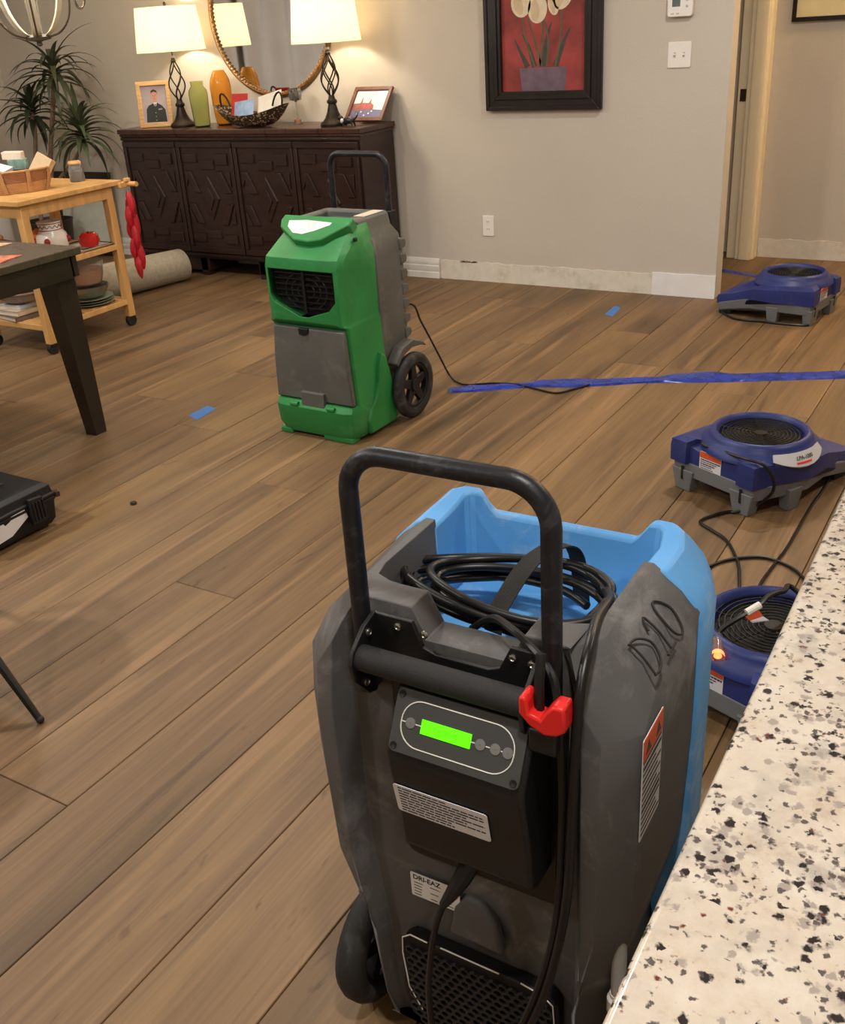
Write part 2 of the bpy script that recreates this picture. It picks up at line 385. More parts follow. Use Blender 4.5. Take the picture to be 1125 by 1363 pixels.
# kitchen counter with granite top
def granite():
    m = bpy.data.materials.new('granite'); m.use_nodes = True
    nt = m.node_tree; N = nt.nodes; L = nt.links; b = N['Principled BSDF']
    tc = N.new('ShaderNodeTexCoord')
    def noise(s, d=4, r=0.6, off=0.0, dist=0.0):
        mp = N.new('ShaderNodeMapping'); mp.inputs['Location'].default_value = (off, off*.7, off*.3); L.new(tc.outputs['Object'], mp.inputs[0])
        n = N.new('ShaderNodeTexNoise'); n.inputs['Scale'].default_value = s; n.inputs['Detail'].default_value = d; n.inputs['Roughness'].default_value = r; n.inputs['Distortion'].default_value = dist
        L.new(mp.outputs[0], n.inputs['Vector']); return n.outputs['Fac']
    def ramp(src, stops):
        r = N.new('ShaderNodeValToRGB'); e = r.color_ramp.elements
        while len(e) < len(stops): e.new(0.5)
        for i, (p, c) in enumerate(stops): e[i].position = p; e[i].color = c
        L.new(src, r.inputs[0]); return r.outputs[0]
    def mth(op, a, c):
        q = N.new('ShaderNodeMath'); q.operation = op; L.new(a, q.inputs[0])
        if isinstance(c, float): q.inputs[1].default_value = c
        else: L.new(c, q.inputs[1])
        return q.outputs[0]
    def mix(f, a, col):
        x = N.new('ShaderNodeMix'); x.data_type = 'RGBA'; L.new(f, x.inputs['Factor']); L.new(a, x.inputs['A']); x.inputs['B'].default_value = col; return x.outputs['Result']
    base = ramp(noise(15, 8, 0.75), [(0.30, S(176, 156, 136)), (0.44, S(197, 184, 167)), (0.60, S(206, 197, 183)), (0.74, S(176, 158, 138))])
    cl = noise(10, 3, 0.55, 3.1, 0.4)
    gb = ramp(noise(30, 4, 0.6, 7.7), [(0.48, (0, 0, 0, 1)), (0.62, (0.75, 0.75, 0.75, 1))])
    clm = ramp(cl, [(0.40, (0.1, 0.1, 0.1, 1)), (0.60, (1, 1, 1, 1))])
    c = mix(mth('MULTIPLY', gb, clm), base, S(154, 146, 138))
    # irregular crystals: cells of a wobbly voronoi, picked by chance, more of them in the clusters
    wob = N.new('ShaderNodeTexNoise'); wob.inputs['Scale'].default_value = 210; wob.inputs['Detail'].default_value = 3
    L.new(tc.outputs['Object'], wob.inputs['Vector'])
    sc_ = N.new('ShaderNodeVectorMath'); sc_.operation = 'SCALE'; sc_.inputs['Scale'].default_value = 0.009; L.new(wob.outputs['Color'], sc_.inputs[0])
    ad = N.new('ShaderNodeVectorMath'); ad.operation = 'ADD'; L.new(tc.outputs['Object'], ad.inputs[0]); L.new(sc_.outputs[0], ad.inputs[1])
    def crystals(c, scale, lo, hi, rad, col, off, pick=0):
        mp = N.new('ShaderNodeMapping'); mp.inputs['Location'].default_value = (off, off, off); L.new(ad.outputs[0], mp.inputs[0])
        v = N.new('ShaderNodeTexVoronoi'); v.inputs['Scale'].default_value = scale; L.new(mp.outputs[0], v.inputs['Vector'])
        sep = N.new('ShaderNodeSeparateColor'); L.new(v.outputs['Color'], sep.inputs[0])
        mr = N.new('ShaderNodeMapRange'); mr.inputs['From Min'].default_value = 0.36; mr.inputs['From Max'].default_value = 0.66; mr.inputs['To Min'].default_value = lo; mr.inputs['To Max'].default_value = hi
        L.new(cl, mr.inputs['Value'])
        chosen = mth('LESS_THAN', sep.outputs[pick], mr.outputs[0])
        r = N.new('ShaderNodeValToRGB'); r.color_ramp.elements[0].position = rad*.62; r.color_ramp.elements[1].position = rad; r.color_ramp.elements[0].color = (1, 1, 1, 1); r.color_ramp.elements[1].color = (0, 0, 0, 1)
        L.new(v.outputs['Distance'], r.inputs[0])
        return mix(mth('MULTIPLY', chosen, r.outputs[0]), c, col)
    c = crystals(c, 120, 0.05, 0.46, 0.62, S(158, 147, 138), 1.0)
    c = crystals(c, 190, 0.06, 0.40, 0.58, S(92, 84, 82), 2.0)
    c = crystals(c, 118, 0.05, 0.34, 0.55, S(46, 42, 44), 3.0, 1)
    c = crystals(c, 135, 0.03, 0.12, 0.52, S(104, 54, 50), 4.0, 2)
    L.new(c, b.inputs['Base Color']); b.inputs['Roughness'].default_value = 0.16
    b.inputs['Coat Weight'].default_value = 0.3
    return m
top = MB().prism([(-0.113, -2.0), (0.56, -2.0), (0.56, 1.72), (-0.158, 1.72)], 0.876, 0.91).build('granite_worktop', granite(), None, 0.006, 3)
tag(top, 'cream granite worktop with black and burgundy specks on the counter', 'countertop')
cb = thing('kitchen_cabinet', 'white painted base cabinet carrying the speckled granite worktop', 'cabinet', (0.24, -0.2, 0))
CABW = mat('cabinet_paint', S(206, 198, 184), 0.5, var=0.03)
MB().box2((-0.34, -1.75, 0.09), (0.30, 1.86, 0.874)).build('body', CABW, cb, 0.003)
MB().box2((-0.28, -1.70, 0.0), (0.28, 1.80, 0.09)).build('toe_kick', mat('toe_kick', S(50, 44, 38), 0.7), cb)
for i in range(4):
    y0 = -1.72+i*0.895
    MB().box2((-0.358, y0+0.01, 0.11), (-0.341, y0+0.875, 0.86)).build('panel', CABW, cb, 0.004)
# warm dome light in the hall
hl = thing('hall_light', 'warm glass dome light on the hall ceiling', 'ceiling light', (0.1, 5.95, CEIL))
MB().lathe([(.15, 0), (.155, -.02), (.14, -.03)], 28).build('rim', WHITE, hl)
MB().lathe([(.14, -.028), (.12, -.06), (.07, -.085), (.001, -.095)], 28).build('dome', mat('dome_glow', (1, .9, .7, 1), .4, emit=(1, .72, .40, 1), estr=5), hl)
ld = bpy.data.lights.new('hall_bulb', 'POINT'); ld.energy = 58; ld.color = (1, .68, .34); ld.shadow_soft_size = .1
lo = bpy.data.objects.new('hall_bulb', ld); COL.objects.link(lo); lo.parent = hl; lo.location = (0, 0, -.22)
# recessed ceiling lights
can_trim = mat('can_trim', S(240, 238, 230), 0.4)
can_glow = mat('can_glow', (1, 1, 1, 1), 0.5, emit=WARM+(1,), estr=4.0)
for i, (x, y, p) in enumerate(CANS):
    t = thing('recessed_light', ['recessed ceiling light over the granite counter', 'recessed ceiling light at the kitchen end of the room', 'recessed ceiling light beyond the dark table', 'recessed ceiling light above the middle of the floor', 'recessed ceiling light above the blue plastic strip', 'recessed ceiling light above the dark dining table', 'recessed ceiling light behind the counter', 'recessed ceiling light near the hall'][i], 'ceiling light', (x, y, CEIL), 0, 'recessed ceiling lights')
    MB().lathe([(0.075, -0.004), (0.098, -0.006), (0.1, 0.0), (0.075, 0.0)], 24).build('trim_ring', can_trim, t)
    MB().lathe([(0.074, -0.001), (0.001, -0.001)], 24).build('lens', can_glow, t)
    ld = bpy.data.lights.new('can_light', 'AREA'); ld.shape = 'DISK'; ld.size = 0.15; ld.energy = CAN_POWER*p; ld.color = WARM
    lo = bpy.data.objects.new('can_light', ld); COL.objects.link(lo); lo.parent = t; lo.location = (0, 0, -0.012)

# ------------------------------------------------------------------ grey and blue dehumidifier
GREY = scuffed('grey_shell', S(88, 87, 86), 0.55, (0.34, 0.33, 0.32), 0.5)
BLUE = scuffed('light_blue_shell', S(92, 160, 220), 0.5, (0.62, 0.70, 0.76), 0.45)
DARKTUBE = scuffed('handle_paint', S(23, 25, 30), 0.4, (0.22, 0.23, 0.25), 0.22, 26)
DK = mat('dark_panel', S(27, 28, 30), 0.5, var=0.15, bump=0.08, bscale=300)
dh = thing('dehumidifier', 'grey and light blue dehumidifier with coiled cord and raised black handle', 'dehumidifier', (-0.51, 0.83, 0), math.radians(1.2))
def body_ring(z, a, v0, r, w, vf=0.25, zc=None, zf=None):
    zc = z if zc is None else zc            # rear corner height
    zf = z if zf is None else zf            # front opening height
    nz = min(z, 0.772)
    return [(-w, v0+r, z), (-w-.016, v0, z), (-a+.035, v0, zc), (-a, v0+.04, zc), (-a, vf, z), (-.15, vf, zf), (.15, vf, zf), (a, vf, z),
            (a, v0+.04, zc), (a-.035, v0, zc), (w+.016, v0, z), (w, v0+r, z), (.085, v0+r, z), (.065, v0+r, nz), (-.045, v0+r, nz), (-.065, v0+r, z)]
rings = [body_ring(.045, .178, .025, .014, .135), body_ring(.10, .186, .015, .02, .14), body_ring(.24, .188, .006, .026, .145), body_ring(.32, .206, -.002, .03, .15),
         body_ring(.405, .224, -.01, .032, .155), body_ring(.56, .229, -.012, .034, .155), body_ring(.66, .229, -.012, .034, .155, zc=.645, zf=.66),
         body_ring(.755, .228, -.004, .03, .15, zc=.715, zf=.68), body_ring(.782, .205, .012, .016, .14, zc=.765, zf=.68), body_ring(.812, .166, .030, .002, .125, zc=.806, zf=.68)]
inner = lambda z, e, zi, vr: [(-.105, vr, z), (-.122, vr+.002, z), (-.146+e, vr+.012, z), (-.152+e, vr+.04, z), (-.152+e, .25, z), (-.149+e, .25, .68), (.149-e, .25, .68), (.152-e, .25, z),
            (.152-e, vr+.04, z), (.146-e, vr+.012, z), (.122, vr+.002, z), (.105, vr, z), (.085, vr, z), (.065, vr, min(z, zi)), (-.045, vr, min(z, zi)), (-.065, vr, z)]
rings += [inner(.812, 0, .772, .075), inner(.68, .008, .68, .088)]
body = MB().loft(rings).build('body_shell', GREY, dh, 0.014, 3, ang=50)
# blue front shell: stations round the front, each a section from the foot over the rim into the tub
def st(x, y, ix, iy, z1, z2, zb=0.05):
    dx, dy = ix-x, iy-y
    return [(x+dx*.25, y+dy*.25-.01 if abs(x) < .21 else y, zb), (x, y, .12), (x, y, z1-.01), (x+dx*.18, y+dy*.18, z1+(z2-z1)*.35), (x+dx*.62, y+dy*.62, z2), (ix, iy, z2-.004), (ix-(.006 if ix > 0 else -.006)*(abs(ix) > .05), iy-.012, .675), (ix*0.9, iy-.03, .62)]
half = [(-.233, .244, -.150, .244, .752, .806), (-.234, .275, -.152, .275, .752, .806), (-.232, .315, -.154, .312, .752, .806), (-.215, .352, -.150, .338, .765, .816), (-.185, .374, -.142, .345, .782, .818), (-.142, .379, -.128, .347, .784, .817), (-.130, .379, -.114, .347, .765, .797), (-.118, .379, -.104, .347, .758, .787)]
left = [st(*s) for s in half]; right = [st(-s[0], s[1], -s[2], s[3], s[4], s[5]) for s in reversed(half)]
sh = MB().loft(left+right, True, True, True)
sh.box2((-.14, .15, .672), (.14, .34, .686))
sh.build('front_shell', BLUE, dh, 0.004, 2, ang=30)
# carry handle and its bracket
MB().tube(bent_bar(-.124, .128, .010, .69, 1.017, .050), .0118, 16).build('handle', DARKTUBE, dh, ang=60)
br = MB().prism([(-.112, .70), (.116, .70), (.116, .803), (.075, .803), (.060, .770), (.045, .764), (-.025, .764), (-.042, .770), (-.055, .803), (-.112, .803)], .014, .020, lambda x, z, t: (x, t, z)).build('handle_bracket', BLACK, dh, .001)
for s, x in ((-1, -.1095), (1, .1135)):
    MB().prism([(.016, .700), (.016, .806), (-.010, .798), (-.040, .776), (-.046, .762), (-.040, .735), (-.012, .700)], x-.003, x+.003, lambda y, z, t: (t, y, z)).build('bracket_cheek', BLACK, dh, .0012)
MB().tube([(-.108, -.024, .762), (.112, -.024, .762)], .0165, 18).build('grip_bar', mat('foam_grip', S(33, 33, 34), .7, bump=.2, bscale=500), dh)
def screw(x, y, z, ax, p):
    if ax == 'y': P = lambda a, b, h: (x+a, y-h, z+b)
    else: P = lambda a, b, h: (x+h, y+a, z+b)
    MB().lathe([(.0052, 0), (.005, .0018), (.003, .0028), (.0022, .0016), (.0005, .0014)], 12, P=P).build('screw', STEEL, p)
for x, z in ((-.075, .792), (-.030+.012-.02, .790), (.078, .790), (.102, .788)): screw(x, .014, z, 'y', br)
for y, z in ((-.004, .786), (-.030, .768), (-.018, .722)): screw(-.1065, y, z, 'x', br)
# back panel plate and control housing
MB().prism(rrect(.235, .30, .02, 4, .027, .575), .012, .0225, lambda x, z, t: (x, t, z)).build('back_plate', mat('glossy_black', S(17, 17, 18), .35), dh, .002)
hous = MB().prism([(.018, .738), (-.026, .741), (-.066, .668), (-.066, .650), (-.050, .560), (-.046, .505), (-.030, .490), (.018, .490)], -.056, .124, lambda y, z, t: (t, y, z)).build('control_housing', BLACK, dh, .006, 3)
pn = plane_map((.034, -.0468, .7064), (1, 0, 0), (0, .040, .073))
panel = MB().prism(rrect(.170, .077, .008), 0, .003, pn).build('control_panel', mat('panel_face', S(66, 67, 66), .4, var=.06), dh, .0008)
WL = mat('white_line', S(226, 224, 214), .5)
outl = [Vector(pn(x, y, .0034)) for x, y in rrect(.146, .056, .026, 8)]
MB().tube(outl, .0008, 6, True).build('outline', WL, panel)
for x0, x1 in ((-.073, -.067), (-.054, -.046), (.019, .024), (.038, .043), (.057, .061), (.069, .073)):
    MB().prism([(x0, -.0006), (x1, -.0006), (x1, .0006), (x0, .0006)], .003, .0038, pn).build('link_line', WL, panel)
LCDM = mat('lcd_glow', S(60, 200, 20), .4, emit=(0.12, 1.0, 0.0, 1), estr=1.15, var=.1)
lcd = MB().prism([(-.046, -.0085), (.019, -.0085), (.019, .0085), (-.046, .0085)], .003, .0042, pn).build('lcd_screen', LCDM, panel)
text_mesh('7.4 SF 06', .009, lambda a, b, c: pn(a-.014, b, c), 'lcd_digits', mat('lcd_ink', S(60, 150, 20), .5, emit=(0.1, .7, 0, 1), estr=.7), panel, t=.0044)
BTN = mat('button_grey', S(118, 117, 114), .5)
for x in (-.0605, .031, .050, .0655):
    MB().lathe([(.0066, .003), (.0064, .0042), (.0005, .0045)], 16, P=lambda a, b, h, x=x: pn(x+a, b, h)).build('button', BTN, panel)
for x, y in ((-.078, .031), (.078, .031), (-.078, -.031), (.078, -.031)):
    MB().lathe([(.0045, .003), (.0042, .0042), (.0005, .0032)], 10, P=lambda a, b, h, x=x, y=y: pn(x+a, y+b, h)).build('screw', BLACK, panel)
# printed labels
def printed(parent, P, w, h, r, rows, name='label', paper=LABEL, head=None, seed=0):
    lb = MB().prism(rrect(w, h, r), 0, .0008, P).build(name, paper, parent)
    rr = random.Random(seed); ink = MB(); n = rows
    for j in range(n):
        y = h/2-(j+.9)*h/(n+.8); x = -w/2*.9; hh = h/(n+1)*.22*(1.5 if rr.random() < .3 else 1)
        end = w/2*(.92 if rr.random() < .75 else rr.uniform(.1, .7))
        while x < end:
            l = min(rr.uniform(.03, .12)*w, end-x)
            ink.prism([(x, y-hh), (x+l, y-hh), (x+l, y+hh), (x, y+hh)], .0009, .0011, P); x += l+.012*w
    ink.build('print', INK, lb, smooth=False)
    return lb
lp = plane_map((.012, -.0575, .593), (1, 0, 0), (0, -.016, .090))
printed(dh, lp, .128, .050, .004, 9, 'instruction_label', seed=2)
lq = plane_map((-.053, .0175, .357), (1, 0, 0), (0, .0, 1))
spec = MB().prism(rrect(.078, .044, .002), 0, .0008, lq).build('rating_label', mat('label_white', S(232, 231, 230), .45, var=.02), dh)
text_mesh('DRI-EAZ', .0118, lambda a, b, c: lq(a-.013, b+.0145, c), 'lettering', mat('ink_black', S(22, 22, 24), .5), spec, t=.001, bold=.03)
ink = MB(); rr = random.Random(5)
for j in range(5):
    y = .004-j*.0055
    for x0 in (-.034, -.008, .014):
        if rr.random() < .8: ink.prism([(x0, y), (x0+rr.uniform(.008, .018), y), (x0+.012, y+.0014), (x0, y+.0014)], .0009, .0011, lq)
ink.build('print', INK, spec, smooth=False)
# power inlet and lead
so = MB().box2((-.005, -.004, .450), (.075, .014, .482)).build('power_inlet', BLACK, dh, .003)
for x in (.006, .050): screw(x, -.0045, .476, 'y', so)
pc = plane_map((.020, -.012, .458), (1, 0, 0), (-.25, -.35, -.9))
pl = [(.022, -.006, .470), (.016, -.024, .455), (.004, -.036, .430), (-.006, -.040, .412)]
MB().tube(pl, [.013, .0125, .009, .006], 10).build('plug', CORD, dh)
lead = [(-.006, -.040, .412), (-.016, -.046, .375), (-.024, -.052, .32), (-.030, -.056, .25), (-.027, -.058, .17), (-.012, -.062, .10), (.015, -.07, .045), (.07, -.085, .012), (.16, -.12, .007), (.215, -.06, .007)]
MB().tube(spline(lead, 7), .0046, 8).build('power_lead', CORD, dh)
# lower vent with honeycomb grille
vent = MB().prism([(-.104, .085), (.120, .065), (.135, .08), (.135, .235), (.120, .255), (-.096, .258), (-.112, .242), (-.116, .13)], .008, .030, lambda x, z, t: (x, t, z)).build('vent_grille', mat('vent_black', S(14, 14, 15), .6), dh, .003)
hx = MB(); R = .0085
for j in range(13):
    for i in range(15):
        x = -.096+i*R*1.75+(j % 2)*R*.875; z = .088+j*R*1.42
        if x > .124 or z > .242 or (x < -.09 and z < .10): continue
        ou = [(x+R*.98*math.cos(PI/6+PI/3*k), z+R*.98*math.sin(PI/6+PI/3*k)) for k in range(6)]
        inn = [(x+R*.72*math.cos(PI/6+PI/3*k), z+R*.72*math.sin(PI/6+PI/3*k)) for k in range(6)]
        hx.loft([[(p[0], .008, p[1]) for p in inn], [(p[0], .0035, p[1]) for p in inn], [(p[0], .0035, p[1]) for p in ou], [(p[0], .008, p[1]) for p in ou]], False, False)
h_ = hx.build('honeycomb', mat('honeycomb', S(40, 40, 41), .45), vent, smooth=False); h_['kind'] = 'stuff'
for seg in ([(-.062, .282), (-.090, .284), (-.104, .272), (-.106, .24), (-.100, .17), (-.080, .13)], [(-.040, .283), (.052, .281)], [(.085, .281), (.118, .274), (.132, .262), (.135, .20), (.134, .12)]):
    MB().tube([(x-.004, .005, z-.02) for x, z in seg], .0011, 6).build('trim_line', WL, vent)
MB().prism([(-.03, .300), (.055, .296), (.042, .345), (.02, .372), (-.005, .372), (-.022, .345)], .006, .024, lambda x, z, t: (x, t+(z-.3)*.12, z)).build('vent_scoop', GREY, dh, .006, 3)
# wheels
TYRE = scuffed('tyre', S(38, 38, 38), .7, (.22, .22, .21), .4, 14)
def wheel(parent, x, y, z, r, w, side, hub):
    P = lambda a, b, h: (x+h, y+a, z+b)
    t = MB().lathe([(r*.70, -w*.42), (r*.82, -w*.5), (r*.94, -w*.42), (r, -w*.18), (r, w*.18), (r*.94, w*.42), (r*.82, w*.5), (r*.70, w*.42), (r*.66, 0), (r*.70, -w*.42)], 36, P=P).build('wheel', TYRE, parent, ang=60)
    mb = MB().lathe([(r*.70, -w*.3), (r*.60, -w*.3), (r*.60, w*.3), (r*.70, w*.3)], 28, P=P)
    mb.lathe([(.001, -w*.42), (r*.2, -w*.42), (r*.2, w*.42), (.001, w*.42)], 18, P=P)
    for k in range(5):
        a = 2*PI*k/5+.3; ca, sa = math.cos(a), math.sin(a)
        q = [(r*.12, -.16*r), (r*.62, -.10*r), (r*.62, .10*r), (r*.12, .16*r)]
        pts = [(u*ca-v*sa, u*sa+v*ca) for u, v in q]
        mb.prism(pts, -w*.22, w*.22, P)
    mb.build('hub', hub, t, .0015)
    return t
HUB = mat('hub_black', S(22, 22, 23), .5)
wheel(dh, -.216, .095, .106, .106, .050, -1, HUB); wheel(dh, .216, .095, .106, .106, .050, 1, HUB)
MB().tube([(-.230, .095, .106), (.230, .095, .106)], .008, 10).build('axle', BLACK, dh)
for x in (-.12, .12): MB().box2((x-.03, .28, 0.0), (x+.03, .35, .055)).build('foot', RUBBER, dh, .006)
# hung cord: coil in the tub, strap, and two strands down the right side
def coil(cx, cy, z, rx, ry, n, seed):
    r = random.Random(seed); out = []
    for t in range(n):
        ex, ey, ez, ph = r.uniform(-.016, .014), r.uniform(-.012, .012), r.uniform(0, .012), r.uniform(-.02, .02)
        for k in range(14):
            a = 2*PI*k/14+.5
            f = t+k/14.0
            out.append((cx+ph+(rx+ex)*math.cos(a), cy+(ry+ey)*math.sin(a), z+f*.0062+ez*math.sin(a*2)))
    return out
cc = coil(-.005, .182, .746, .134, .072, 6, 4)
tail = [(.115, .215, .778), (.140, .160, .802), (.150, .090, .818), (.162, .040, .822), (.168, .006, .812), (.172, -.022, .780), (.170, -.028, .70), (.166, -.028, .60), (.162, -.028, .50), (.150, -.032, .40), (.130, -.040, .30), (.094, -.052, .19), (.062, -.06, .10), (.05, -.075, .03), (.08, -.10, .007), (.15, -.12, .007), (.20, -.05, .007)]
MB().tube(spline(cc+tail, 4), .0060, 8).build('mains_cord', CORD, dh, ang=60)
t2 = [(-.02, .100, .752), (.02, .080, .790), (.06, .050, .803), (.10, .02, .806), (.136, -.010, .80), (.150, -.026, .76), (.154, -.026, .66), (.152, -.026, .55), (.148, -.028, .45), (.134, -.034, .36), (.108, -.044, .26), (.074, -.052, .17), (.05, -.058, .11), (.06, -.066, .085), (.10, -.062, .10), (.15, -.05, .098), (.20, -.02, .07), (.235, .01, .03)]
MB().tube(spline(t2, 6), .0050, 8).build('drain_lead', CORD, dh)
strap = [(.008, .105, .752), (.010, .125, .780), (.022, .19, .812), (.040, .25, .812), (.048, .285, .778), (.05, .30, .70)]
sp_ = spline(strap, 5); sm = MB(); sm.loft([[(p.x-.013, p.y, p.z), (p.x+.013, p.y-.004, p.z), (p.x+.013, p.y-.004, p.z+.002), (p.x-.013, p.y, p.z+.002)] for p in sp_])
sm.build('cord_strap', mat('strap_web', S(38, 37, 36), .85, bump=.3, bscale=400), dh)
# red cord clip
RED = mat('red_plastic', S(226, 40, 36), .4, var=.06)
rc = MB().prism([(-.035, .006), (-.035, .030), (-.028, .034), (-.022, .028), (-.020, .008), (-.004, .004), (.004, .018), (.014, .030), (.030, .030), (.032, -.006), (.020, -.016), (.002, -.020), (-.020, -.010)], -.012, .014, lambda x, z, t: (.141+x*.82, -.036+t, .762+z*.84)).build('cord_clip', RED, dh, .003)
MB().box2((.122, -.045, .716), (.155, -.004, .748)).build('clip_mount', BLACK, dh, .003)
MB().tube([(.130, -.03, .765), (.130, -.030, .80), (.127, -.018, .83)], .006, 8).build('clip_strap', BLACK, dh)
# marker writing and side label
df = plane_map((.1985, .115, .7885), (0, 1, 0), (-.066, 0, .058))
text_mesh('D10', .115, lambda a, b, c: df(a, b, c), 'marker_writing', mat('marker_ink', S(38, 37, 36), .7), dh, t=.0022, sx=.62) if False else None
def on_shoulder(a, b):
    s = .0535-b*.80; v = .150+a*.74
    if s < .0492: t = s/.0492; x, z = .166+.039*t, .812-.030*t
    else: t = (s-.0492)/.0355; x, z = .205+.023*t, .782-.027*t
    return Vector((x-.0008, v, z-.0008))
INKM = mat('marker_ink', S(38, 37, 36), .7)
def marker(pts, closed=False):
    P_ = [on_shoulder(p.x, p.y) for p in spline([Vector((a, b, 0)) for a, b in pts], 6, closed)]
    MB().tube(P_, .0017, 5, closed).build('marker_writing', INKM, dh)
marker([(-.082, -.028), (-.080, .030)]); marker([(-.084, .029), (-.062, .026), (-.042, .012), (-.036, -.006), (-.046, -.024), (-.066, -.030), (-.084, -.028)])
marker([(-.020, .016), (-.003, .032), (-.003, -.030)]); marker([(-.022, -.030), (.018, -.030)])
marker([(.048, .034), (.066, .018), (.070, -.004), (.062, -.026), (.048, -.032), (.034, -.022), (.028, .0), (.034, .024)], True)
sl = plane_map((.2302, .060, .640), (0, 1, 0), (0, 0, 1))
wl = printed(dh, sl, .072, .150, .002, 16, 'warning_label', seed=7)
MB().prism([(-.035, .043), (.035, .043), (.035, .074), (-.035, .074)], .0009, .0014, sl).build('label_header', ORANGE, wl, smooth=False)
tri = MB()
for x in (-.018, .018): tri.prism([(x-.009, .050), (x+.009, .050), (x, .067)], .0015, .0018, sl)
tri.build('label_triangles', INK, wl, smooth=False)
# clear drain hose at the right
HOSE = mat('clear_hose', S(206, 206, 202), .35, var=.08, trans=.35)
hz = MB().tube([(.206, .034, .44), (.209, .032, .36), (.210, .030, .29)], .010, 12).build('drain_hose', HOSE, dh)
MB().lathe([(.0145, -.02), (.0145, .004), (.011, .008), (.011, .014)], 14, (.210, .030, .275), cap0=True, cap1=True).build('hose_fitting', PLATE, hz)
MB().tube([(.210, .030, .262), (.210, .020, .20), (.210, .0, .14), (.212, -.03, .07), (.22, -.07, .012)], .0075, 10).build('hose_tail', HOSE, hz)

# ------------------------------------------------------------------ green dehumidifier
GREEN = scuffed('green_shell', S(40, 130, 64), .5, (.25, .42, .28), .25)
GREY2 = scuffed('grey_rear_shell', S(92, 92, 88), .6, (.30, .30, .29), .3)
gd = thing('dehumidifier', 'green dehumidifier with grey tray door and big side wheel on the planks', 'dehumidifier', (-2.295, 2.87, 0), math.radians(-1.5))
def gring(z, h, v0, vb=.235, c=.05, hb=None):
    hb = h if hb is None else hb
    return [(-h+c, v0, z), (h-c, v0, z), (h-c*.3, v0+c*.25, z), (h, v0+c, z), (hb, vb, z), (-hb, vb, z), (-h, v0+c, z), (-h+c*.3, v0+c*.25, z)]
g = MB().loft([gring(.014, .180, .002), gring(.05, .193, -.014), gring(.125, .197, -.018), gring(.145, .193, -.004), gring(.150, .190, .026, c=.012), gring(.44, .180, .026, c=.012), gring(.452, .178, .010, c=.012),
               gring(.465, .176, .0, c=.035), gring(.66, .177, .0, c=.035), gring(.695, .176, .008, c=.04), gring(.715, .172, .035, c=.045), gring(.765, .160, .105, c=.05), gring(.792, .150, .150, c=.04), gring(.800, .145, .175, c=.03)]).build('front_shell', GREEN, gd, .012, 3, ang=50)
shield = lambda s: [(-.150*s, .655), (.150*s, .655), (.150*s, .545), (.120*s, .512), (.02, .482), (-.02, .482), (-.135*s, .53), (-.150*s, .56)]
cut(g, MB().prism(shield(1), -.05, .045, lambda x, z, t: (x, t, z)))
gr = MB().prism(shield(.99), .040, .044, lambda x, z, t: (x, t, z)).build('air_grille', mat('grille_black', S(13, 13, 14), .5), gd)
fan = MB()
for r in (.030, .052, .074): fan.tube([(r*1.3*math.cos(2*PI*i/28), .030, .572+r*.95*math.sin(2*PI*i/28)) for i in range(28)], .0022, 6, True)
fan.build('fan_ring', mat('fan_grey', S(52, 52, 54), .4), gr)
for k in range(7):
    z = .512+k*.021; w = .135 if z > .54 else .09
    MB().box2((-w, .020, z-.002), (w, .028, z+.002)).build('louvre', BLACK, gr)
MB().box2((-.006, .016, .495), (.006, .026, .65)).build('grille_post', BLACK, gr)
gm = MB().loft([[(-.150*s, t, .655), (.150*s, t, .655), (.150*s, t, .545), (.12, t, .512), (.02, t, .482), (-.02, t, .482), (-.135, t, .53), (-.150, t, .56)] for s, t in ((1.0, .003), (1.0, .040))], False, False)
gm.build('grille_liner', BLACK, gd)
# tray door
td = MB().loft([[(-.182, .004, .152), (.186, .004, .152), (.186, .026, .152), (-.182, .026, .152)], [(-.170, -.002, .30), (.176, -.002, .30), (.176, .026, .30), (-.170, .026, .30)], [(-.160, .004, .438), (.170, .004, .438), (.170, .026, .438), (-.160, .026, .438)]]).build('tray_door', GREY2, gd, .005, 2)
MB().prism([(-.035, .438), (.012, .438), (.010, .424), (.000, .414), (-.012, .412), (-.032, .414)], -.004, .01, lambda x, z, t: (x, t, z)).build('door_latch', BLACK, td, .002)
MB().box2((-.052, -.012, .100), (.058, .012, .190)).build('hinge_plate', GREY2, td, .003)
for x in (-.085, .092): MB().tube([(x-.018, -.014, .136), (x+.018, -.014, .136)], .010, 12).build('hinge_knuckle', GREEN, gd, .002)
# flared skirt round the wheel
for s in (-1, 1):
    sk = [(.085, .016), (.268, .016), (.266, .10), (.25, .17), (.234, .24), (.216, .30), (.192, .312), (.172, .27), (.158, .21), (.135, .155), (.09, .115), (.07, .07)]
    MB().loft([[(s*.180, y, z) for y, z in sk], [(s*.198, y, z) for y, z in sk], [(s*.206, .17+(y-.17)*.93, .15+(z-.15)*.95) for y, z in sk]]).build('wheel_skirt', GREEN, gd, .006, 3, ang=60)
# hood with white sticker
hd = plane_map((-.010, .112, .768), (1, 0, 0), (0, .085, .055))
hood = MB().loft([[hd(x, y, -.02) for x, y in P] for P in ([(-.152, .062), (.165, .062), (.165, .026), (.085, -.054), (.03, -.068), (-.04, -.062), (-.138, .0), (-.155, .035)],)]+[[hd(x*s, y*s, t) for x, y in [(-.152, .062), (.165, .062), (.165, .026), (.085, -.054), (.03, -.068), (-.04, -.062), (-.138, .0), (-.155, .035)]] for s, t in ((1.0, .018), (.97, .024))]).build('hood', GREEN, gd, .005, 2)
stk = MB().prism([(-.110, .030), (-.03, .037), (.088, .030), (.085, .018), (.03, -.016), (-.015, -.034), (-.06, -.030), (-.10, .0)], .0235, .0250, hd).build('sticker', mat('scuffed_white', S(226, 226, 226), .5, var=.22, scale=30), gd)
